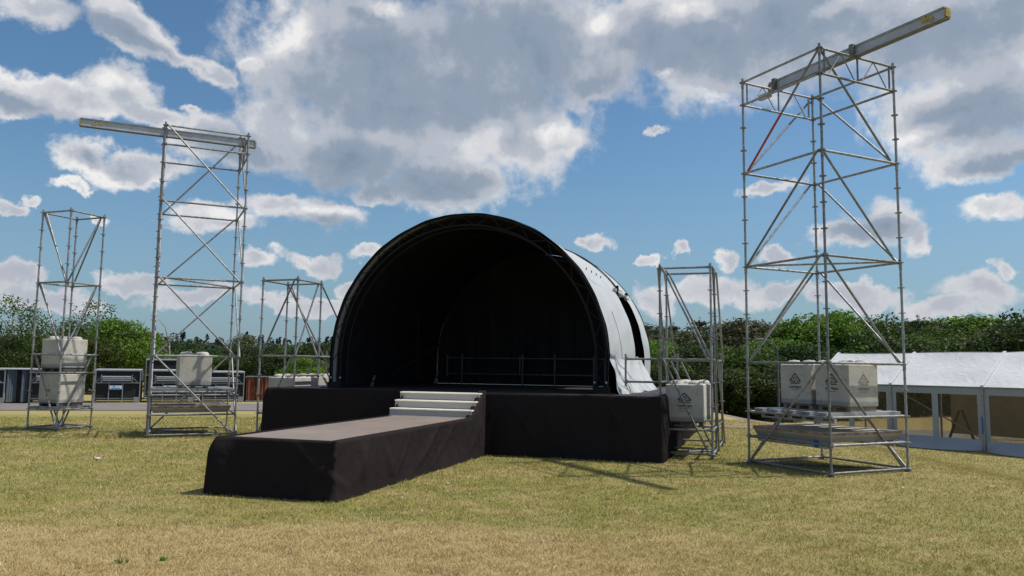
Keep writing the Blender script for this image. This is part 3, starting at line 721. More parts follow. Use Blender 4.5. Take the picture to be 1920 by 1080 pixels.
# lattice bearers and slabs at the lower level
def bearer(label, Lc, ya, x0, x1, y, z, axis='y'):
    p = local(Lc, ya, *((x0, y, z) if axis == 'x' else (y, x0, z))); L = x1 - x0
    t = thing('lattice_bearer', label, 'bearer', p, ya + (0 if axis == 'x' else math.pi / 2), 'lattice bearers in the tallest tower')
    b = MB(); b.bx(0, L, -0.03, 0.03, 0.085, 0.12); b.bx(0, L, -0.03, 0.03, 0.0, 0.035)
    for i in range(6): x = i * (L - 0.05) / 5; b.bx(x, x + 0.05, -0.028, 0.028, 0.036, 0.084)
    b.build('lattice_rail', M['alu'], t, bevel=0.003); return t
bearer('lattice bearer under the left edge of the rusty slab in the tallest tower', RL, RY, 0.10, 1.95, 0.16, 0.415)
bearer('lattice bearer under the right edge of the rusty slab in the tallest tower', RL, RY, 0.10, 1.95, 1.84, 0.415)
bearer('lattice bearer under the left ends of the planks in the tallest tower', RL, RY, 0.10, 1.95, 0.26, 0.885)
b = MB(); b.box((0, 0, 0.04), (0.07, 0.05, 0.12)); b.box((0, 0, 0.11), (0.05, 0.06, 0.02)); b.tube((0, 0, -0.03), (0, 0, 0.12), 0.014)
o = b.build('strap_ratchet', M['blue'], None, bevel=0.004); o.location = local(RL, RY, 0.10, 0.42, 0.45); o.rotation_euler = (0, 0, RY); tag(o, 'small blue clip on the lattice bearer of the tallest tower', 'clip')
def slab(label, Lc, ya, x0, x1, y0, y1, z, h=0.14):
    t = thing('concrete_slab', label, 'concrete slab', local(Lc, ya, x0, y0, z), ya, 'slabs low in the tall towers'); a, c = x1 - x0, y1 - y0
    b = MB(); i = 0.05
    b.add([(i, i, 0), (a - i, i, 0), (a - i, c - i, 0), (i, c - i, 0), (0.004, 0.004, h - 0.055), (a - .004, 0.004, h - 0.055), (a - .004, c - .004, h - 0.055), (0.004, c - .004, h - 0.055),
           (0.004, 0.004, h - 0.002), (a - .004, 0.004, h - 0.002), (a - .004, c - .004, h - 0.002), (0.004, c - .004, h - 0.002)],
          [(3, 2, 1, 0)] + [(j, (j + 1) % 4, 4 + (j + 1) % 4, 4 + j) for j in range(4)] + [(4 + j, 4 + (j + 1) % 4, 8 + (j + 1) % 4, 8 + j) for j in range(4)] + [(8, 9, 10, 11)])
    b.build('slab_body', M['slab'], t)
    b = MB(); r = 0.010; z0, z1 = h - 0.045, h + 0.003
    b.bx(-r, a + r, -r, 0.003, z0, z1); b.bx(-r, a + r, c - 0.003, c + r, z0, z1); b.bx(-r, 0.003, 0.0035, c - 0.0035, z0, z1); b.bx(a - 0.003, a + r, 0.0035, c - 0.0035, z0, z1)
    b.build('steel_rim', M['rust'], t)
    return t
slab('large concrete slab with rusty rim low in the tallest tower', RL, RY, 0.06, 2.0, 0.06, 2.0, 0.54, 0.175)
slab('weathered concrete slab low in the left tall tower', ML, MY, 0.05, 1.95, 0.10, 1.9, 0.545, 0.17)

# ------------------------------------------------------------------ stage
S0 = (-5.9, 18.7, 0.0); SY = -0.31; H1, H2 = 1.33, 0.824; W, DEP = 9.42, 8.3
UR, UL, RL_ = 5.63, 3.63, 6.3          # runway sides and length, in stage axes
def fold(t, seed, amp=0.03):
    r_ = np.random.default_rng(seed); o = 0
    for i in range(7): o = o + np.sin(t * (3 + 4.2 * i) * (0.8 + 0.4 * r_.random()) + r_.random() * 6.28) / (1 + i * 0.7)
    return o * amp / 2
def skirt(name, pts, ztop, mat, parent, seed, rad=0.12, flare=0.05, nz=26, step=0.05, bulge=None):
    """cloth hanging along the polyline pts (local xy); ztop: number or function of arc length; corners rounded"""
    P = [Vector((p[0], p[1])) for p in pts]; line = [P[0]]
    for i in range(1, len(P) - 1):
        a, c, e = P[i - 1], P[i], P[i + 1]; d1 = (a - c).normalized(); d2 = (e - c).normalized()
        for k in range(7):
            t = k / 6; q0, q1 = c + d1 * rad, c + d2 * rad
            line.append(q0.lerp(c, t).lerp(c.lerp(q1, t), t))
    line.append(P[-1])
    out = [line[0]]
    for a, c in zip(line[:-1], line[1:]):
        n = max(1, int((c - a).length / step))
        for k in range(1, n + 1): out.append(a.lerp(c, k / n))
    n = len(out); arc_ = np.zeros(n)
    for i in range(1, n): arc_[i] = arc_[i - 1] + (out[i] - out[i - 1]).length
    A = np.zeros((n, nz + 3, 3)); f1, f2, f3 = fold(arc_, seed), fold(arc_ * 0.45 + 9, seed + 1), fold(arc_, seed + 2)
    rr = np.random.default_rng(seed + 5)
    creases = [(rr.random() * arc_[-1], rr.uniform(-1.6, 1.6), rr.uniform(0.03, 0.085), rr.uniform(0.04, 0.11)) for _ in range(int(arc_[-1] * 1.8))]
    for i in range(n):
        a = out[max(i - 1, 0)]; c = out[min(i + 1, n - 1)]; d = (c - a).normalized(); nrm = Vector((d.y, -d.x))
        zt = ztop(arc_[i]) if callable(ztop) else ztop
        inn = out[i] - nrm * 0.16
        A[i, 0] = (inn.x, inn.y, zt + 0.004); 
        for j in range(nz + 2):
            t = j / (nz + 1); z = zt + 0.006 - t * (zt - 0.0) + (0.0)
            off = 0.012 * min(1, j * 2) + flare * t ** 1.6 + (f1[i] * t + f2[i] * math.sin(t * 3.0) * 1.4 + f3[i] * math.sin(t * 7 + arc_[i] * 2) * 0.28)
            for (c0, sl_, am, wd) in creases:
                dd = (arc_[i] - c0 - sl_ * (t - 0.5) * 0.8) / wd
                if abs(dd) < 3: off += (am if not bulge else am * (1 - 0.85 * math.exp(-((arc_[i] - bulge[0]) / 0.7) ** 2))) * math.exp(-dd * dd) * math.sin(min(t * 1.15, 1) * math.pi) * 0.7
            if bulge:
                wgt = math.exp(-((arc_[i] - bulge[0]) / bulge[2]) ** 2); tt = min(t / 0.30, 1.0); off += bulge[1] * wgt * (1 - (1 - tt) ** 2)
            if j == 0: off = 0.0
            off = max(off, 0.002)
            q = out[i] + nrm * off
            A[i, j + 1] = (q.x, q.y, max(z, 0.012 + 0.008 * math.sin(arc_[i] * 9)))
    return grid(name, A, mat, parent)
stage = thing('stage_platform', 'wide black-draped main stage platform under the arched canopy', 'stage', S0, SY)
b = MB(); b.bx(0.01, W - 0.01, 0.01, DEP, H1 - 0.10, H1); b.build('deck', M['stagefloor'], stage)
b = MB()
for x in (0.25, 2.3, 4.6, 6.9, 9.1):
    for y in (0.5, 4.0, 7.9): b.tube((x, y, 0.0), (x, y, H1 - 0.1), 0.03)
b.build('support_legs', M['galv'], stage)
skirt('front_skirt', [(0.0, DEP), (0.0, 0.0), (UL - 0.05, 0.0)], H1, M['cloth'], stage, 3, 0.08, bulge=(DEP - 0.1, 0.09, 0.45))
skirt('front_skirt', [(UL - 0.1, 0.03), (UR + 0.1, 0.03)], H1 - 0.03, M['cloth'], stage, 5, 0.1, 0.0)
skirt('front_skirt', [(UR - 0.02, 0.0), (W, 0.0), (W, DEP)], H1, M['cloth'], stage, 8, 0.03)
runway = thing('runway_platform', 'low brown-topped runway draped in black, reaching forward from the stage', 'runway', S0, SY)
b = MB(); b.bx(UL + 0.03, UR - 0.03, -RL_ + 0.03, -0.03, H2 - 0.08, H2); b.build('deck', M['deck'], runway)
b = MB()
for x in (UL + .2, UR - .2):
    for y in (-RL_ + .3, -4.2, -2.2, -0.4): b.tube((x, y, 0), (x, y, H2 - .08), 0.03)
b.build('support_legs', M['galv'], runway)
LA = RL_ - 0.05
def side_top(s):      # the right-hand cloth climbs beside the stairs
    v = -(RL_ + 1.78 + 0.0 + RL_)  # unused
    return H2
def rtop(s):
    # arc length runs: back-left -> front-left -> front-right -> back-right
    t = s - (2 * RL_ + (UR - UL) - 0.15)
    return H2 + max(0.0, t + 0.72) / 0.72 * (H1 - H2) * 0.98 if t > -0.72 else H2
skirt('runway_skirt', [(UL, -0.02), (UL, -RL_), (UR, -RL_), (UR, -0.02)], rtop, M['cloth'], runway, 21, 0.035, 0.06, bulge=(RL_ - 0.1, 0.10, 0.45))

stairs = thing('stage_stairs', 'short flight of ribbed aluminium steps from the runway up to the stage', 'stairs', (0, 0, 0), 0)
stairs.location = S0; stairs.rotation_euler = (0, 0, SY)
SR = (H1 - H2) / 3
for i in range(3):
    v0, v1 = -0.76 + i * 0.25, -0.76 + (i + 1) * 0.25
    z0, z1 = H2 + 0.002 + i * SR, H2 + (i + 1) * SR
    b = MB(); b.bx(UL + 0.05, UR - 0.05, v0 + 0.02, v0 + 0.032, z0, z1 - 0.03); b.build('riser', M['step'], stairs)
    b = MB(); b.bx(UL + 0.05, UR - 0.05, v0 + 0.012, v1 + 0.02, z1 - 0.028, z1 - 0.004)
    for k in range(60): x = UL + 0.055 + k * (UR - UL - 0.13) / 59; b.bx(x, x + 0.015, v0 - 0.002, v0 + 0.01, z1 - 0.03, z1 - 0.004)
    b.build('tread', M['nosing'], stairs)
b = MB()
for k in range(52): x = UL + 0.06 + k * (UR - UL - 0.14) / 51; b.bx(x, x + 0.020, -0.80, -0.745, H2 + 0.001, H2 + 0.016)
b.build('foot_strip', M['nosing'], stairs)
for x in (UL + 0.10, UR - 0.112):
    b = MB(); P = [(x, -0.735, H2 + 0.003), (x, -0.01, H2 + 0.003), (x, -0.01, H1 - 0.04), (x, -0.20, H1 - 0.05), (x, -0.70, H2 + 0.10)]
    Q = [(p[0] + 0.012, p[1], p[2]) for p in P]
    b.add(P + Q, [(4, 3, 2, 1, 0), (5, 6, 7, 8, 9)] + [(i, (i + 1) % 5, 5 + (i + 1) % 5, 5 + i) for i in range(5)]); b.build('side_cheek', M['lining'], stairs)

# arched canopy
UC, RO, LEG = 4.685, 3.47, 0.73
def prof(th, rr):
    """th from -leg .. pi+leg (radians, straight legs below the spring line)"""
    if th < 0: return UC + rr, H1 + LEG + th * 3.47
    if th > math.pi: return UC - rr, H1 + LEG - (th - math.pi) * 3.47
    return UC + rr * math.cos(th), H1 + LEG + rr * math.sin(th)
LT = LEG / 3.47
canopy = thing('stage_canopy', 'half-round arched stage canopy, black inside and pale grey outside', 'canopy', S0, SY)
def arch_truss(v, deep, mat, n=64):
    b = MB(); th = np.linspace(-LT + 0.02, math.pi + LT - 0.02, n)
    for rr, vv, r_ in ((RO - 0.03, v, 0.025), (RO - 0.27, v, 0.024), (RO - 0.29, v + deep, 0.022), (RO - 0.03, v + deep, 0.022)):
        pts = [(prof(t, rr)[0], vv, prof(t, rr)[1]) for t in th]; b.path(pts, r_, 8)
    for i in range(0, n - 4, 4):
        a, c = prof(th[i], RO - 0.03), prof(th[i + 2], RO - 0.27); e = prof(th[i + 4], RO - 0.03)
        b.tube((a[0], v, a[1]), (c[0], v, c[1]), 0.011, 6); b.tube((c[0], v, c[1]), (e[0], v, e[1]), 0.011, 6)
        b.tube((a[0], v + deep, a[1]), (c[0], v, c[1]), 0.009, 6)
    return b
arch_truss(0.90, 0.30, None).build('front_arch_truss', M['blackmetal'], canopy, True)
def shell(name, v0, v1, rr, th0, th1, mat, nv=30, nt=90, sag=0.0, seed=0, parent=canopy, thick=0.0, edge=0.0):
    A = np.zeros((nt, nv, 3)); r_ = np.random.default_rng(seed); ph = r_.random(4) * 6
    for i, t in enumerate(np.linspace(th0, th1, nt)):
        for j, s in enumerate(np.linspace(0, 1, nv)):
            v = v0 + (v1 - v0) * s + edge * math.sin(t * 9 + ph[0]) * s * s
            q = rr - sag * math.sin(math.pi * s) + 0.006 * math.sin(t * 14 + s * 5 + ph[1]) + 0.004 * math.sin(t * 31 - s * 9 + ph[2])
            u, z = prof(t, q); A[i, j] = (u, v, z)
    return grid(name, A, mat, parent, thick=thick)
shell('front_band', 0.86, 1.02, RO + 0.012, -LT, math.pi + LT, M['lining'], 4, 120)
shell('arch_backing', 1.20, 1.26, RO - 0.10, -LT, math.pi + LT, M['lining'], 3, 120)
TG = R(33)                                                   # the side opening runs from the deck up to here
shell('membrane', 0.99, 4.75, RO + 0.035, 0.02, TG, M['canopy'], 30, 40, 0.05, 1, edge=0.03)
shell('membrane', 0.99, 5.60, RO + 0.035, TG, math.pi + LT, M['canopy'], 34, 110, 0.05, 1)
shell('rear_membrane', 6.35, 7.62, RO + 0.045, -LT, TG, M['canopy'], 12, 50, 0.02, 2, edge=-0.02)
shell('rear_membrane', 5.55, 7.62, RO + 0.055, TG, math.pi + LT, M['canopy'], 14, 100, 0.02, 2)
shell('inner_lining', 1.22, 4.70, RO - 0.045, -LT, TG, M['lining'], 20, 60, 0.03, 3)
shell('inner_lining', 6.36, 7.55, RO - 0.045, -LT, TG, M['lining'], 8, 60, 0.03, 3)
shell('inner_lining', 1.22, 7.55, RO - 0.045, TG, math.pi + LT, M['lining'], 24, 120, 0.03, 3)
# seam ropes and rear edge
for v, rr in ((5.60, RO + 0.06), (5.72, RO + 0.07), (7.62, RO + 0.065)):
    b = MB(); b.path([(prof(t, rr)[0], v, prof(t, rr)[1]) for t in np.linspace(TG if v < 7 else -LT, math.pi + LT, 70)], 0.012, 6); b.build('edge_rope', M['blackmetal'], canopy, True)
# sewn seam down the white side
b = MB(); b.path([(prof(t, RO + 0.0)[0], 2.35 + 0.5 * (1 - t / 0.7) , prof(t, RO + 0.0)[1]) for t in np.linspace(0.02, 0.36, 14)], 0.005, 5); b.build('seam_cord', M['blackmetal'], canopy)
for v in (2.3, 2.9, 3.5, 4.1):
    b = MB(); u, z = prof(0.70, RO + 0.03); b.box((u, v, z), (0.02, 0.02, 0.06)); b.build('strap_loop', M['blackmetal'], canopy)
# flap of membrane that spreads over the deck on the right
A = np.zeros((26, 60, 3))
for i in range(26):
    t = i / 25
    for j in range(60):
        s = j / 59; v = 0.99 + 5.0 * s
        z = H1 + 0.006 + (LEG + 0.07) * (1 - t)
        flare = (0.30 + 0.10 * math.sin(s * 3.14) + 0.12 * s) * t ** 1.2
        wr = 0.045 * math.sin(s * 26 + t * 5) * t + 0.03 * math.sin(s * 55 - t * 9) * t * t + 0.03 * math.sin((s + t * 0.35) * 17) * math.sin(t * 3.1)
        A[i, j] = (UC + RO + 0.02 + flare + wr, v - 0.10 * t * (1 - s), z)
grid('side_flap', A, M['canopy'], canopy)
# bundle of tied-up cloth at the top of the opening, and a roll at its foot
b = MB()
for k in range(9):
    t = TG - 0.02 * math.sin(k); v = 4.75 + k * 0.20; u, z = prof(t + 0.02 * math.cos(k * 2.2), RO + 0.06)
    u2_, z2_ = prof(t + 0.02 * math.cos((k + 1) * 2.2), RO + 0.07 + 0.02 * math.sin(k * 3))
    b.tube((u, v, z), (u2_, v + 0.22, z2_), 0.055 + 0.02 * math.sin(k * 1.7), 9, 0.05 + 0.02 * math.sin((k + 1) * 1.7))
b.build('tied_bundle', M['canopy'], canopy, True)
b = MB(); u, z = prof(TG, RO + 0.10); b.box((u, 4.85, z + 0.02), (0.05, 0.10, 0.26)); b.box((u + 0.04, 6.1, z + 0.02), (0.05, 0.32, 0.05)); b.build('bundle_strap', M['lining'], canopy)
b = MB()
for k in range(10):
    z = H1 + 0.06 + 0.08 * k; b.tube((UC + RO + 0.10 - 0.012 * k + 0.03 * math.sin(k), 4.85 + 0.03 * k, z), (UC + RO + 0.09 - 0.012 * k, 4.88 + 0.03 * k, z + 0.09), 0.11 - 0.006 * k, 9)
b.build('gathered_cloth', M['canopy'], canopy, True)
# back drape inside
A = np.zeros((130, 14, 3)); fl = fold(np.linspace(0, 16, 130), 77, 0.10)
for i, x in enumerate(np.linspace(UC - RO + 0.08, UC + RO - 0.08, 130)):
    hh = H1 + LEG + math.sqrt(max(0.0, (RO - 0.06) ** 2 - (x - UC) ** 2)) if abs(x - UC) < RO - 0.06 else H1 + LEG
    for j in range(14): t = j / 13; A[i, j] = (x, 7.42 + fl[i] * (0.4 + 0.6 * t), hh + (H1 + 0.01 - hh) * t)
grid('back_drape', A, M['drape'], canopy)
for x, w in ((UC - RO + 0.14, 0.62), (UC + RO - 0.14, 0.62)):
    b = MB(); b.bx(x - w / 2, x + w / 2, 0.72, 1.38, H1 + 0.001, H1 + 0.02); b.bx(x - 0.19, x + 0.19, 0.84, 1.26, H1 + 0.02, H1 + 0.15)
    for dx in (-0.13, 0.13): b.tube((x + dx, 0.84, H1 + 0.15), (x + dx, 0.84, H1 + 0.24), 0.02)
    b.build('base_plate', M['blackmetal'], canopy, bevel=0.004)
for dx in (0.0, -0.26):
    b = MB(); b.tube((UC + RO - 0.03 + dx, 0.86, H1 + 0.24), (UC + RO - 0.03 + dx, 0.86, H1 + 0.275), 0.022); b.build('bright_bolt', M['alu'], canopy)
    b = MB(); b.tube((UC - RO + 0.03 - dx, 0.86, H1 + 0.24), (UC - RO + 0.03 - dx, 0.86, H1 + 0.275), 0.022); b.build('bright_bolt', M['alu'], canopy)
b = MB(); b.tube((UC - RO + 0.5, 3.2, H1 + 0.3), (UC - 1.5, 6.9, H1 + 2.2), 0.03); b.build('inner_stay', M['blackmetal'], canopy, True)
b = MB(); b.tube((UC - 0.35, 1.1, H1 + 4.02), (UC - 0.35, 4.4, H1 + 4.0), 0.03); b.build('ridge_tube', M['blackmetal'], canopy, True)

# things inside the canopy, seen dimly
def rolled(label, u, v, h, mat, lean):
    t = thing('rolled_bundle', label, 'bundle', local(S0, SY, u, v, H1), SY, 'things left on the stage floor')
    b = MB(); b.tube((0, 0, 0.0), (lean, 0, h), 0.05, 10, 0.035); b.build('sleeve', mat, t, True)
    b = MB(); b.tube((lean * 0.45, 0, h * 0.45), (lean * 0.55, 0, h * 0.55), 0.055, 10); b.build('tie', M['blackmetal'], t)
    return t
rolled('short pale bundle standing in the dark left of the rail', 1.55, 6.6, 0.42, M['galv_old'], 0.10)
rolled('small grey bundle in the dark, far left inside the canopy', 1.45, 2.6, 0.30, M['galv_old'], 0.08)
rolled('tiny blue bundle in the dark behind the stairs', 0.95 + 0.25, 6.0, 0.26, M['blue'], 0.05)
for u, v, lab in ((1.95, 4.4, 'slim black lighting stand inside the canopy, left one of two'), (2.45, 6.4, 'slim black lighting stand inside the canopy, right one of two')):
    t = thing('lighting_stand', lab, 'stand', local(S0, SY, u, v, H1), SY, 'lighting stands in the canopy')
    b = MB(); b.tube((0, 0, 0.05), (0, 0, 2.1), 0.02); b.build('pole', M['blackmetal'], t, True)
    for k in range(3):
        a = k * 2.094; b = MB(); b.tube((0, 0, 0.45), (0.4 * math.cos(a), 0.4 * math.sin(a), 0.02), 0.012); b.build('leg', M['blackmetal'], t, True)
# guard rail on the stage
rail = thing('guard_rail', 'dull scaffold guard rail along the back of the dark stage', 'railing', local(S0, SY, 0, 7.1, H1), SY)
for x, h in ((1.76, 0.92), (2.27, 0.95), (4.30, 0.95), (5.34, 0.95), (6.56, 0.92), (6.90, 0.90)):
    b = MB(); b.tube((x, 0, 0.0 if x > 2 else 0.25), (x, 0, h), 0.024); 
    for z in (0.33, 0.83): b.tube((x, 0, z - .005), (x, 0, z + .005), 0.055, 10)
    if x == 4.30: b.tube((x - 0.09, 0, 0.3), (x - 0.09, 0, h - 0.04), 0.02)
    b.build('post', M['greyrail'], rail, True)
for z in (0.33, 0.83):
    b = MB(); b.tube((1.76, 0, z), (6.90 if z > .5 else 6.56, 0, z), 0.022); b.build('rail_bar', M['greyrail'], rail, True)

# ------------------------------------------------------------------ marquee tent
def tent():
    P2 = np.array([15.0, 24.6]); d = np.array([0.577, -0.817]); n = np.array([0.817, 0.577])
    ang = math.atan2(d[1], d[0]); bay = 2.98; ze, zr, hw = 2.02, 3.14, 1.70; gzt = -0.58
    org = P2 - d * bay * 2
    t = thing('marquee_tent', 'long white frame tent with smoky window walls at the right', 'tent', (org[0], org[1], gzt), ang)
    nb = 5; L = nb * bay; W2 = 2 * hw
    # own axes: x along the tent towards the camera, y away from the lawn
    for side in (0, 1):
        for k in range(nb):
            A = np.zeros((26, 16, 3))
            for i in range(26):
                s = i / 25
                for j in range(16):
                    q = j / 15
                    sag = -0.07 * math.sin(math.pi * s) * math.sin(math.pi * q) - 0.02 * math.sin(math.pi * s) * math.sin(q * 9 + k)
                    y = hw * q if side == 0 else W2 - hw * q
                    z = ze + (zr - ze) * q + sag + 0.03
                    if q == 0: z -= 0.05 * (1 - abs(math.sin(s * math.pi * 3 + k)) * 0.5); y += (-0.05 if side == 0 else 0.05)
                    A[i, j] = (k * bay + s * bay, y, z)
            grid('roof_panel', A, M['tentroof'], t)
    for k in range(nb + 1):
        x = k * bay
        for y in (-0.06, W2 + 0.02):
            b = MB(); b.bx(x - 0.03, x + 0.03, y, y + 0.05, 0.0, ze); b.build('post', M['galv'], t)
        b = MB(); b.bar((x, -0.05, ze + 0.05), (x, hw, zr + 0.05), 0.09, 0.03); b.bar((x, hw, zr + 0.05), (x, W2 + 0.05, ze + 0.05), 0.09, 0.03); b.build('rafter_cover', M['tentroof'], t)
    for y in (-0.045, W2 + 0.03):
        b = MB(); b.bx(0, L, y, y + 0.03, ze - 0.03, ze + 0.01); b.build('eave_rail', M['galv_old'], t)
    b = MB(); b.bx(0, L, hw - 0.02, hw + 0.02, zr - 0.01, zr + 0.03); b.build('ridge_rail', M['galv'], t)
    # walls: two windows a bay on both long sides
    def wall(k, y, back=False):
        x0 = k * bay; fr = MB(); e = 0.012
        xs_ = [x0 + 0.03, x0 + 0.17, x0 + 1.38, x0 + 1.58, x0 + 2.80, x0 + bay - 0.03]
        zt, zb = ze - 0.25, 0.36
        fr.bx(xs_[0], xs_[-1], y, y + e, zt, ze - 0.04)
        for a, c in ((0, 1), (2, 3), (4, 5)): fr.bx(xs_[a], xs_[c], y, y + e, zb, zt)
        A = np.zeros((30, 8, 3))
        for i in range(30):
            s = i / 29
            for j in range(8):
                q = j / 7; A[i, j] = (xs_[0] + s * (xs_[-1] - xs_[0]), y + (-0.95 if not back else 0.05) * (q ** 1.4) * math.sin(math.pi * s) ** 0.7 + 0.01 * math.sin(s * 20), zb - q * (zb - 0.03))
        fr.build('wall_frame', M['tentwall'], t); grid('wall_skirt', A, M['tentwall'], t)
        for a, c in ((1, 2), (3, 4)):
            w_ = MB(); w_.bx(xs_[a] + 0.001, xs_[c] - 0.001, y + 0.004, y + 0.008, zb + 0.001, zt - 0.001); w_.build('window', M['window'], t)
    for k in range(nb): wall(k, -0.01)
    for k in range(nb):
        if k in (0, 1): continue
        b = MB(); b.bx(k * bay - (2.6 if k == 2 else 0), (k + 1) * bay, W2 - 0.005, W2 + 0.008, 0.25, ze - 0.05); b.build('back_wall', simple('tan_back_wall', (0.50, 0.42, 0.29), 0.7, 0, 0.2, 1.5), t)
    # gable toward the far end
    b = MB(); b.add([(0.0, 0, ze), (0.0, W2, ze), (0.0, hw, zr), (0.012, 0, ze), (0.012, W2, ze), (0.012, hw, zr)], [(0, 2, 1), (3, 4, 5), (0, 1, 4, 3), (1, 2, 5, 4), (2, 0, 3, 5)]); b.build('gable_panel', M['tentwall'], t)
    b = MB(); b.tube((bay + 0.1, 0.35, ze - 0.25), (2 * bay - 0.2, 0.35, 0.35), 0.02); b.build('wind_brace', M['whitebar'], t)
    b = MB(); b.bx(0.02, L, 0.02, W2 - 0.02, 0.005, 0.02); b.build('floor_sheet', simple('dark_tent_floor', (0.06, 0.05, 0.045), 0.7, 0, .4, 4), t)
    b = MB(); b.bx(2 * bay - 0.055, 2 * bay - 0.01, -0.075, -0.062, 0.55, 1.10); b.build('blue_strap', M['blue'], t)
    # step ladder inside
    p = org + d * (bay * 1 + 1.40) + n * 1.9
    l = thing('step_ladder', 'brown step ladder standing open inside the white tent', 'ladder', (p[0], p[1], gzt + 0.022), -0.53)
    for sx, nm in ((-1, 'climbing_side'), (1, 'rear_support')):
        b = MB()
        for y in (-0.22, 0.22): b.bar((sx * 0.05, y * 0.75, 1.12), (sx * 0.42, y, 0.0), 0.075, 0.075)
        for k in range(1, 4 if sx < 0 else 2):
            q = k / 4; b.bar((sx * (0.05 + 0.37 * q), -0.2, 1.12 * (1 - q)), (sx * (0.05 + 0.37 * q), 0.2, 1.12 * (1 - q)), 0.06, 0.02)
        b.build(nm, M['brown'], l)
    b = MB(); b.bx(-0.09, 0.09, -0.19, 0.19, 1.11, 1.15); b.build('top_step', M['brown'], l)
tent()

# ------------------------------------------------------------------ street lamp
lp = thing('street_lamp', 'slim grey street lamp with a curved arm in front of the green bushes', 'street lamp', (12.45, 36.0, gz(12.45)), 0)
LH = 3.8
b = MB(); b.tube((0, 0, 0), (-0.02, 0, 3.3), 0.055, 10, 0.04); b.build('pole', M['greyblue'], lp, True)
b = MB(); pts = [(-0.02 - 0.62 * math.sin(t) ** 1.3 * 1.0 , 0, 3.3 + 0.62 * (1 - math.cos(t)) * 0.9 if False else 3.3 + 0.6 * math.sin(t)) for t in np.linspace(0, 1.35, 8)]
b.path([(-0.02 - 0.62 * (1 - math.cos(t)), 0, 3.3 + 0.58 * math.sin(t)) for t in np.linspace(0, 1.5, 9)], 0.032, 8); b.build('arm', M['greyblue'], lp, True)
b = MB(); b.box((-0.80, 0, 3.89), (0.42, 0.16, 0.07)); b.build('lamp_head', M['framegrey'], lp, bevel=0.02)

# ------------------------------------------------------------------ stage racks and container behind the left lawn
KL, KY = (-21.9, 34.2, 0.0), math.atan2(0.40, 0.916)
def rack(label, s0, s1, h, y=0.0, sign=True, bars=True, name='equipment_rack', side=True):
    t = thing(name, label, 'equipment rack', local(KL, KY, s0, y, 0.0), KY, 'black equipment racks along the road')
    w = s1 - s0; f = 0.045; dp = 1.9
    b = MB(); b.bx(f, w - f, 0.05, 0.07, 0.12, h - f); b.build('black_panel', M['navy'], t)
    b = MB()
    for x in (0, w - f): b.bx(x, x + f, 0, f, 0.0, h)
    b.bx(f, w - f, 0.0, f, h - f, h); b.bx(f, w - f, 0.001, f, 0.60 * h - 0.01, 0.60 * h + 0.03); b.bx(f, w - f, 0.0, 0.03, 0.19, 0.215); b.bx(f, w - f, 0.0, 0.03, 0.02, 0.045)
    for x in (w * 0.30, w * 0.60): b.bx(x, x + 0.04, -0.012, 0.035, 0.0, 0.60 * h - 0.011)
    b.build('frame', M['framegrey'], t)
    b = MB(); b.bx(-0.0, w, 0.02, dp, h + 0.001, h + 0.04); b.build('roof_sheet', M['whitebar'], t)
    if side:
        n = 24; P = np.zeros((n * 2 + 1, 2, 3))
        for i in range(n * 2 + 1): P[i, 0] = (w + (0.03 if i % 4 < 2 else 0.0), f + i * (dp - f) / (n * 2), 0.05); P[i, 1] = P[i, 0] + np.array([0, 0, h - 0.06])
        grid('corrugated_side', P, M['greyblue'], t, smooth=False)
        P2 = P.copy(); P2[:, :, 0] = -P2[:, :, 0] + w; grid('corrugated_side', P2, M['greyblue'], t, smooth=False)
    if bars:
        b = MB()
        for k in range(3): b.bx(w * 0.16, w * 0.78, -0.05 - 0.03 * k, -0.02 - 0.03 * k, h * 0.67 + 0.085 * k, h * 0.67 + 0.055 + 0.085 * k)
        b.build('stacked_tubes', M['whitebar'], t)
        b = MB()
        for x in (w * 0.13, w * 0.80): b.bx(x, x + 0.035, -0.08, -0.045, h * 0.62, h * 0.86); b.bar((x + 0.02, -0.06, h * 0.78), (x + (0.02 - 0.24 if x < w / 2 else 0.02 + 0.24), -0.02, h * 0.625), 0.02, 0.02)
        b.build('bracket', M['framegrey'], t)
    if sign:
        b = MB(); b.bx(w * 0.325, w * 0.595, -0.03, -0.016, h * 0.40, h * 0.535); sg = b.build('sign_board', M['signwhite'], t)
        b = MB(); b.bx(w * 0.325, w * 0.595, -0.034, -0.031, h * 0.40, h * 0.437); b.bx(w * 0.37, w * 0.55, -0.034, -0.031, h * 0.447, h * 0.462); b.bx(w * 0.40, w * 0.44, -0.034, -0.031, h * 0.487, h * 0.52); b.build('sign_print', M['signblue'], sg)
    b = MB(); b.bx(w - 0.26, w - 0.05, -0.02, 0.04, 0.02, 0.26); b.build('step_box', M['framegrey'], t)
    return t
rack('black rack cut off by the left edge of the picture', -2.3, -0.36, 1.50, sign=False)
rack('black rack right behind the far left tower, with a grey open front', 0.56, 2.45, 1.50, sign=False, bars=True)
rack('black rack with blue and white sign and white tubes, between the two left towers', 3.12, 5.02, 1.50)
rack('black rack with a sign behind the front post of the left tall tower', 5.36, 7.35, 1.50)
rack('black rack with a sign beside the orange container', 7.72, 9.62, 1.45)
rack('taller black rack standing behind the others', 5.1, 7.9, 2.02, y=3.2, sign=False, bars=False)
t = thing('corrugated_cabin', 'grey-blue corrugated cabinet pair under a white roof at the far left', 'cabinet', local(KL, KY, -0.30, 0.0, 0), KY)
for x0, x1 in ((0.0, 0.36), (0.56, 0.85)):
    n = 10; P = np.zeros((n * 2 + 1, 2, 3))
    for i in range(n * 2 + 1): P[i, 0] = (x0 + i * (x1 - x0) / (n * 2), 0.0 + (0.02 if i % 4 < 2 else 0) + 0.1 * i / n, 0.06); P[i, 1] = P[i, 0] + np.array([0, 0, 1.42])
    grid('corrugated_door', P, M['greyblue'], t, smooth=False)
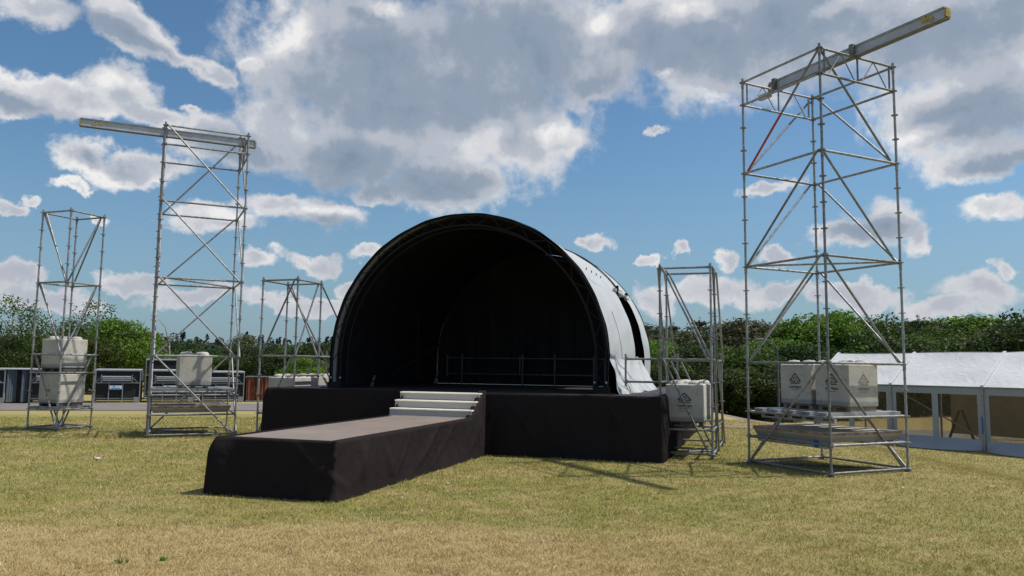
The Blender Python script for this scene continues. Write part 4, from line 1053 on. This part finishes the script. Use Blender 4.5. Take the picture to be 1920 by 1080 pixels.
b = MB(); b.bx(0.0, 0.86, 0.25, 1.9, 0.05, 1.48); b.build('body', M['navy'], t)
b = MB(); b.bx(-0.05, 0.95, -0.02, 1.9, 1.49, 1.54); b.build('roof_sheet', M['whitebar'], t)
t = thing('orange_container', 'rusty orange open-ribbed container beside the black racks', 'container', local(KL, KY, 9.72, 0.05, 0), KY)
wc = 2.6; n = 52; P = np.zeros((n + 1, 2, 3))
for i in range(n + 1): P[i, 0] = (i * wc / n, 0.0 + (0.06 if i % 4 < 2 else 0.0), 0.06); P[i, 1] = P[i, 0] + np.array([0, 0, 1.16])
grid('ribbed_wall', P, M['orange'], t, smooth=False)
b = MB(); b.bx(0, wc, 0.08, 1.8, 0.05, 1.2); b.build('body', M['orange'], t)
b = MB(); b.bx(-0.02, wc + .02, -0.03, 0.07, 1.22, 1.27); b.bx(-0.02, wc + .02, -0.03, 0.07, 0.02, 0.06); b.build('frame_rail', M['framegrey'], t)
for x in (0.35, 0.42, 0.80):
    b = MB(); b.tube((x, -0.03, 0.08), (x, -0.03, 1.20), 0.015); b.box((x, -0.03, 0.80), (0.09, 0.03, 0.03)); b.box((x, -0.03, 0.35), (0.09, 0.03, 0.03)); b.build('lock_bar', M['blackmetal'], t)

# ------------------------------------------------------------------ small things on the lawn
def litter(label, x, y, s, seed):
    r_ = np.random.default_rng(seed); P = np.zeros((7, 5, 3))
    for i in range(7):
        for j in range(5): P[i, j] = ((i / 6 - .5) * s, (j / 4 - .5) * s * 0.6, 0.012 + s * 0.28 * r_.random() * math.sin(math.pi * i / 6) + 0.002)
    o = grid('litter_scrap', P, M['litter'], None, thick=0.002); o.location = (x, y, gz(x) + 0.012); o.rotation_euler = (0, 0, r_.random() * 3)
    tag(o, label, 'litter', 'scraps on the grass')
litter('crumpled white scrap on the grass in front of the left towers', -8.08, 15.3, 0.14, 1)
litter('tiny white scrap on the grass below the stage corner beside the runway', 0.0, 14.6, 0.05, 2)
litter('tiny white scrap on the grass right of the runway middle', -1.0, 12.7, 0.055, 3)
litter('tiny white scrap beside the near corner of the runway', -1.55, 11.3, 0.045, 4)
litter('tiny white scrap in front of the tallest tower', 6.45, 12.85, 0.06, 5)
litter('tiny white scrap in front of the right end of the stage', 1.95, 12.85, 0.055, 6)
def weed(label, x, y, s, seed):
    r_ = np.random.default_rng(seed); n = 46
    V = np.zeros((n, 3, 3)); a = r_.random(n) * 6.28; rr = r_.random(n) ** .7 * s; h = (0.015 + 0.03 * r_.random(n))
    for i in range(n):
        c = np.array([math.cos(a[i]) * rr[i], math.sin(a[i]) * rr[i], 0.0]); th = r_.random() * 6.28; w = 0.012
        V[i, 0] = c + [math.cos(th) * w, math.sin(th) * w, 0]; V[i, 1] = c - [math.cos(th) * w, math.sin(th) * w, 0]; V[i, 2] = c * 1.3 + [0, 0, h[i]]
    o = tri_mesh('weed', V, r_.random(n), M['leafbright']); o.location = (x, y, 0); tag(o, label, 'weed', 'weeds in the dry grass')
weed('larger green weed in the dry straw at bottom left', -3.72, 7.62, 0.055, 1)
weed('small green weed sprig just right of the larger one in the dry straw', -3.36, 7.72, 0.03, 2)

# ------------------------------------------------------------------ trees
def leaf_cloud(centres, radii, per, size, r_, squash=0.8):
    out = []; rn = []
    for c, rad in zip(centres, radii):
        n = int(per * rad * rad)
        d = r_.normal(size=(n, 3)); d /= np.linalg.norm(d, axis=1)[:, None]
        q = rad * (0.55 + 0.5 * r_.random(n))[:, None] * d * np.array([1, 1, squash]) + c
        s = size * (0.6 + 0.8 * r_.random(n))[:, None]
        nrm = d + 0.9 * r_.normal(size=(n, 3)); nrm /= np.linalg.norm(nrm, axis=1)[:, None]
        t = np.cross(nrm, r_.normal(size=(n, 3))); t /= np.linalg.norm(t, axis=1)[:, None]; u = np.cross(nrm, t)
        V = np.stack([q - t * s, q - u * s * 0.55, q + t * s, q + u * s * 0.55], 1)
        out.append(V); rn.append(np.clip(0.5 * r_.random() + 0.5 * r_.random(n) , 0, 1))
    return np.concatenate(out), np.concatenate(rn)
def trunk_mb(h, r, r_, limbs=6, top=0.75):
    b = MB(); p = Vector((0, 0, -0.1)); seg = 6; pts = [p]
    for i in range(seg): p = p + Vector((r_.normal() * 0.03 * h / 6, r_.normal() * 0.03 * h / 6, h * top / seg)); pts.append(p)
    for i in range(seg): b.tube(pts[i], pts[i + 1], r * (1 - i / seg * 0.75), 8, r * (1 - (i + 1) / seg * 0.75))
    ends = []
    for k in range(limbs):
        i = 2 + k % 4; a = r_.random() * 6.28; L = h * (0.22 + 0.16 * r_.random())
        q = pts[i] + Vector((math.cos(a) * L * 0.7, math.sin(a) * L * 0.7, L * 0.7)); b.tube(pts[i], q, r * 0.4, 6, r * 0.12); ends.append(q)
        for m_ in range(2):
            a2 = a + r_.normal() * 0.8; q2 = q + Vector((math.cos(a2) * L * 0.35, math.sin(a2) * L * 0.35, L * 0.35)); b.tube(q, q2, r * 0.12, 5, r * 0.04)
    return b, ends
def deciduous_proto(h, w, seed, leafmat, size, per=170, low=0.12, open_=0.0):
    r_ = np.random.default_rng(seed); tb, ends = trunk_mb(h, 0.028 * h, r_)
    cs = []; rs = []
    nC = 42 if not open_ else 30
    for i in range(nC):
        z = low + (1 - low) * r_.random() ** 0.85
        prof_ = math.sin(math.pi * min(0.98, max(0.08, (z - low * 0.4) / (1.08 - low * 0.4)))) ** 0.6
        a = r_.random() * 6.28; rad = w * prof_ * (0.35 + 0.6 * r_.random() ** 0.6)
        cs.append(np.array([math.cos(a) * rad, math.sin(a) * rad, z * h * 0.93])); rs.append((0.13 + 0.10 * r_.random()) * h * (0.8 if open_ else 1.0) * (0.75 + .25 * prof_))
    for i in range(9): a = r_.random() * 6.28; cs.append(np.array([math.cos(a) * w * 0.35 * r_.random(), math.sin(a) * w * 0.35 * r_.random(), h * (0.86 + 0.12 * r_.random())])); rs.append(0.06 * h)
    V, rn = leaf_cloud(cs, rs, per / (1 + 2 * open_), size, r_)
    return tb, V, rn, leafmat
def pine_proto(h, w, seed, size=0.10, n=5200):
    r_ = np.random.default_rng(seed); tb = MB(); tb.tube((0, 0, -0.1), (0, 0, h * 0.97), 0.025 * h, 8, 0.006 * h)
    lv = 13; V = []; 
    for k in range(lv):
        z = h * (0.18 + 0.80 * k / lv); R_ = w * (1 - (k / lv)) ** 0.9 + 0.16
        for m_ in range(7):
            a = m_ * 0.897 + k * 1.7 + r_.normal() * 0.2; rr_ = R_ * (0.75 + 0.4 * r_.random()); c = np.array([math.cos(a), math.sin(a), 0])
            tb.tube((0, 0, z), (c[0] * rr_, c[1] * rr_, z + rr_ * 0.25), 0.012, 4, 0.004)
            q = int(n / (lv * 7) * (0.4 + rr_ / w)); s = r_.random(q) ** 0.7
            P = c * (s * rr_)[:, None] + np.array([0, 0, 1.0]) * (z + s * rr_ * 0.25)[:, None] + r_.normal(size=(q, 3)) * np.array([0.11, 0.11, 0.06])
            V.append(P)
    top = np.stack([r_.normal(size=22) * 0.05, r_.normal(size=22) * 0.05, h * (0.88 + 0.13 * r_.random(22))], 1); V.append(top)
    q = np.concatenate(V); m_ = len(q); s = size * (0.6 + 0.8 * r_.random(m_))[:, None]
    nrm = r_.normal(size=(m_, 3)); nrm /= np.linalg.norm(nrm, axis=1)[:, None]; t = np.cross(nrm, r_.normal(size=(m_, 3))); t /= np.linalg.norm(t, axis=1)[:, None]; u = np.cross(nrm, t)
    return tb, np.stack([q - t * s, q - u * s * 0.4, q + t * s, q + u * s * 0.4], 1), r_.random(m_), M['pine']
PROTO = {}
def make_proto(key, data, bark='bark'):
    tb, V, rn, lm = data
    cr = tri_mesh('crown', V, rn, lm, link=False)
    o = tb.build('trunk', M[bark], None, True); tm = o.data; bpy.data.objects.remove(o)
    PROTO[key] = (tm, cr)
make_proto('broad', deciduous_proto(5.0, 2.1, 11, M['leaf'], 0.085, 330))
make_proto('broad2', deciduous_proto(5.0, 2.3, 12, M['leaf'], 0.085, 330, 0.05))
make_proto('dark', deciduous_proto(5.0, 2.1, 13, M['leafdark'], 0.085, 330, 0.05))
make_proto('dark2', deciduous_proto(5.0, 2.5, 14, M['leafdark'], 0.09, 300, 0.08))
make_proto('bright', deciduous_proto(5.0, 2.2, 15, M['leafbright'], 0.085, 330, 0.03))
make_proto('dull', deciduous_proto(5.0, 1.9, 16, M['leafdull'], 0.085, 300, 0.1))
make_proto('birch', deciduous_proto(6.0, 1.7, 17, M['leaf'], 0.08, 230, 0.35, 0.7), 'birch')
make_proto('pine', pine_proto(5.0, 1.4, 18, 0.065, 11000)); make_proto('pine2', pine_proto(5.2, 1.2, 19, 0.065, 10000))
make_proto('bare', deciduous_proto(5.0, 1.2, 20, M['leafdull'], 0.04, 5, 0.5, 0.9), 'birch')
cnt = {}
def ray_at(px, Yd):
    d = fw + r2 * ((px - 960) / FPX) + u2 * ((540 - 640) / FPX); return d.x / d.y * Yd
def tree(kind, px, Yd, ytop, label, wide=1.0, rz=None):
    """stands at distance Yd in the direction of the photograph column px; height from where its top shows"""
    x = ray_at(px, Yd); hy = 540 + FPX * math.tan(PITCH) + (px - 960) * math.tan(ROLL)
    ztop = CAMH + (hy - ytop) / FPX * Yd / math.cos(PITCH) ** 2; base = gz(x); h = ztop - base
    tm, cr = PROTO[kind]; h0 = 6.0 if kind == 'birch' else 5.2 if kind == 'pine2' else 5.0
    names = {'pine': 'pine_tree', 'pine2': 'pine_tree', 'birch': 'birch_tree', 'bare': 'bare_tree'}
    s = h / h0
    t = thing(names.get(kind, 'leafy_tree'), label, 'tree', (x, Yd, base), random.random() * 6.28 if rz is None else rz, 'trees around the field')
    t.scale = (s * wide, s * wide, s)
    for nm, me in (('trunk', tm), ('crown', cr)):
        o = bpy.data.objects.new(nm, me); col.objects.link(o); o.parent = t
T_ = tree
# left: behind the racks
T_('birch', 20, 50, 556, 'tall airy tree at the left edge of the picture')
T_('birch', 62, 49, 575, 'airy tree just left of the far left tower')
T_('birch', 165, 50, 566, 'tall airy tree directly behind the far left tower')
T_('dark', 5, 46, 630, 'dark bush low at the left edge behind the racks', 1.2)
T_('broad', 50, 47, 640, 'green bush below the airy trees at far left', 1.2)
T_('broad2', 105, 48, 625, 'rounded green bush behind the stacked blocks', 1.2)
T_('dark2', 145, 52, 606, 'dark tree between the far left tower posts', 1.1)
T_('bright', 222, 47, 603, 'bright green tree between the two left towers', 1.15)
T_('bright', 262, 49, 625, 'lower bright green tree touching the left tall tower', 1.1)
T_('broad', 190, 45, 632, 'mid green bush left of the bright green tree', 1.1)
T_('bare', 318, 52, 592, 'thin nearly bare tree seen through the left tall tower')
T_('dull', 300, 58, 655, 'dull bush at the foot of the bare tree', 1.4)
T_('dark2', 345, 60, 640, 'dark rounded tree behind the lone block', 1.5)
T_('dark', 395, 62, 654, 'dark rounded tree right of the lone block', 1.5)
T_('broad2', 425, 58, 664, 'green bush behind the right posts of the left tall tower', 1.4)
T_('dull', 466, 60, 631, 'dull spindly tree left of the low left frame', 1.1)
T_('dark', 505, 57, 649, 'dark tree behind the first post of the low left frame', 1.5)
T_('broad', 548, 60, 645, 'green tree behind the middle of the low left frame', 1.2)
T_('dark2', 590, 58, 643, 'dark tree beside the left leg of the arch', 1.4)
T_('bright', 575, 52, 672, 'light green bush low behind the low left frame', 1.6)
T_('dark', 640, 60, 641, 'dark tree hidden partly by the arch at left', 1.4)
# right: wood edge from the canopy to the picture edge
T_('bright', 1222, 44, 640, 'bright green bush against the right side of the canopy', 1.2)
T_('pine', 1212, 58, 606, 'pine nearest the canopy edge', 1.3)
T_('pine2', 1262, 60, 606, 'pine behind the left posts of the low right frame', 1.3)
T_('dull', 1245, 52, 618, 'dull tree behind the left posts of the low right frame', 1.3)
T_('pine', 1312, 58, 597, 'pointed pine seen through the low right frame', 1.3)
T_('dull', 1295, 50, 622, 'dull olive tree seen through the low right frame', 1.3)
T_('dark', 1290, 44, 650, 'dark bush behind the logo block', 1.4)
T_('dark2', 1325, 42, 645, 'dark bush right behind the low right frame posts', 1.3)
T_('broad', 1262, 41, 668, 'green bush low behind the low right frame', 1.4)
T_('pine2', 1350, 60, 606, 'pine right of the low right frame', 1.4)
T_('pine', 1385, 58, 597, 'pine left of the tallest tower, with a ragged top', 1.5)
T_('dull', 1368, 50, 606, 'dull olive tree between the low frame and the tallest tower', 1.4)
T_('broad2', 1375, 41, 650, 'green bush left of the tallest tower', 1.3)
T_('pine2', 1430, 58, 602, 'pine behind the left post of the tallest tower', 1.4)
T_('dull', 1432, 50, 612, 'dull olive tree behind the left bay of the tallest tower', 1.4)
T_('broad', 1420, 41, 655, 'green bush at the foot of the tallest tower', 1.4)
T_('bright', 1462, 43, 640, 'light green bush behind the street lamp', 1.3)
T_('dark', 1345, 38, 690, 'low dark bush close to the road', 1.5)
T_('broad', 1400, 38, 690, 'low green bush close to the road', 1.6)
T_('dark2', 1455, 38.5, 690, 'low dark bush at the foot of the street lamp', 1.6)
T_('bright', 1508, 48, 606, 'light green tree left of the middle posts of the tallest tower', 1.2)
T_('bright', 1548, 47, 590, 'highest leafy tree, behind the middle posts of the tallest tower', 1.15)
T_('dark', 1490, 42, 645, 'dark tree above the left block of the pair', 1.3)
T_('dark2', 1535, 41, 655, 'dark tree between the blocks and the sky behind the tallest tower', 1.3)
T_('broad2', 1590, 50, 608, 'mid green tree right of the middle posts', 1.2)
T_('dark', 1605, 46, 625, 'dark tree left of the long braces over the tent', 1.3)
T_('broad', 1640, 50, 594, 'tall green tree behind the long braces', 1.15)
T_('dark2', 1660, 44, 635, 'dark tree behind the tent ridge beside the right post', 1.3)
T_('pine', 1700, 54, 598, 'dark pine just right of the tallest tower', 1.2)
T_('pine2', 1722, 53, 594, 'second dark pine right of the tallest tower', 1.2)
T_('pine', 1742, 54, 598, 'third dark pine right of the tallest tower', 1.2)
T_('pine2', 1765, 55, 602, 'rightmost of the four dark pines', 1.3)
T_('broad2', 1715, 46, 630, 'green tree below the four dark pines', 1.4)
T_('broad', 1770, 50, 614, 'green tree between the pines and the pale round ones', 1.3)
T_('bright', 1808, 60, 600, 'left pale green round-topped tree over the tent', 1.6)
T_('bright', 1855, 60, 600, 'right pale green round-topped tree over the tent', 1.6)
T_('broad', 1835, 48, 632, 'green tree low behind the tent ridge', 1.4)
T_('dull', 1880, 46, 614, 'dull olive tree near the right edge', 1.2)
T_('dark2', 1915, 45, 588, 'dark tree cut off by the right edge', 1.1)
T_('dark', 1790, 46, 638, 'dark bush just above the tent ridge', 1.4)
T_('dark', 1560, 40, 672, 'dark bush between the block pair and the tent', 1.4)

# far wood on the rise: one mass
def far_wood():
    r_ = np.random.default_rng(99); V = []; rn = []
    n = 900
    for i in range(n):
        a = r_.uniform(-0.72, 0.75); D = r_.choice([110, 150, 200, 260]) * r_.uniform(0.9, 1.1); x = D * math.tan(a) ; y = D
        rise = (D - 110) * 0.018
        h = r_.uniform(0.78, 1.0) * {1: 4.6, 2: 5.6, 3: 7.6, 4: 10.0}[1 if D < 125 else 2 if D < 170 else 3 if D < 225 else 4]; rise = (D - 110) * 0.012; w = r_.uniform(1.6, 3.4)
        if D < 180: w *= 1.2
        con = D > 180 and r_.random() < 0.75
        m_ = 260 if D < 180 else 170
        if con:
            s = r_.random(m_); zz = h * s; rad = w * 0.55 * (1 - s) ** 0.8 + 0.15
        else:
            s = r_.random(m_); zz = h * s * 0.95; rad = w * np.sin(np.pi * np.clip(0.1 + s * 0.88, 0, 1)) ** 0.5
        th = r_.random(m_) * 6.28; q = np.stack([x + rad * np.cos(th) * (0.6 + .4 * r_.random(m_)), y + rad * np.sin(th), rise + zz], 1)
        sz = (0.34 if D < 180 else 0.45) * (0.6 + 0.8 * r_.random(m_))[:, None]
        nrm = r_.normal(size=(m_, 3)); nrm /= np.linalg.norm(nrm, axis=1)[:, None]; t = np.cross(nrm, r_.normal(size=(m_, 3))); t /= np.linalg.norm(t, axis=1)[:, None]; u = np.cross(nrm, t)
        V.append(np.stack([q - t * sz, q - u * sz * 0.6, q + t * sz, q + u * sz * 0.6], 1)); rn.append(np.clip(r_.random() * 0.7 + 0.3 * r_.random(m_), 0, 1))
    o = tri_mesh('far_wood', np.concatenate(V), np.concatenate(rn), M['farleaf']); tag(o, 'dark wood on the rise beyond the field', 'wood', kind='stuff')
far_wood()
xs2 = np.linspace(-700, 700, 60); ys2 = np.array([75, 110, 150, 200, 260, 330, 400]); X, Y = np.meshgrid(xs2, ys2, indexing='ij')
Zh = np.where(Y <= 75, -1.5, (Y - 110) * 0.012 + 1.0 * np.sin(X * 0.02)); Zh[:, 3:5] += 1.5
o = grid('hills', np.stack([X, Y, Zh], -1), simple('wooded_hill', (0.03, 0.05, 0.022), 0.95, 0, 0.4, 0.05)); tag(o, kind='structure')
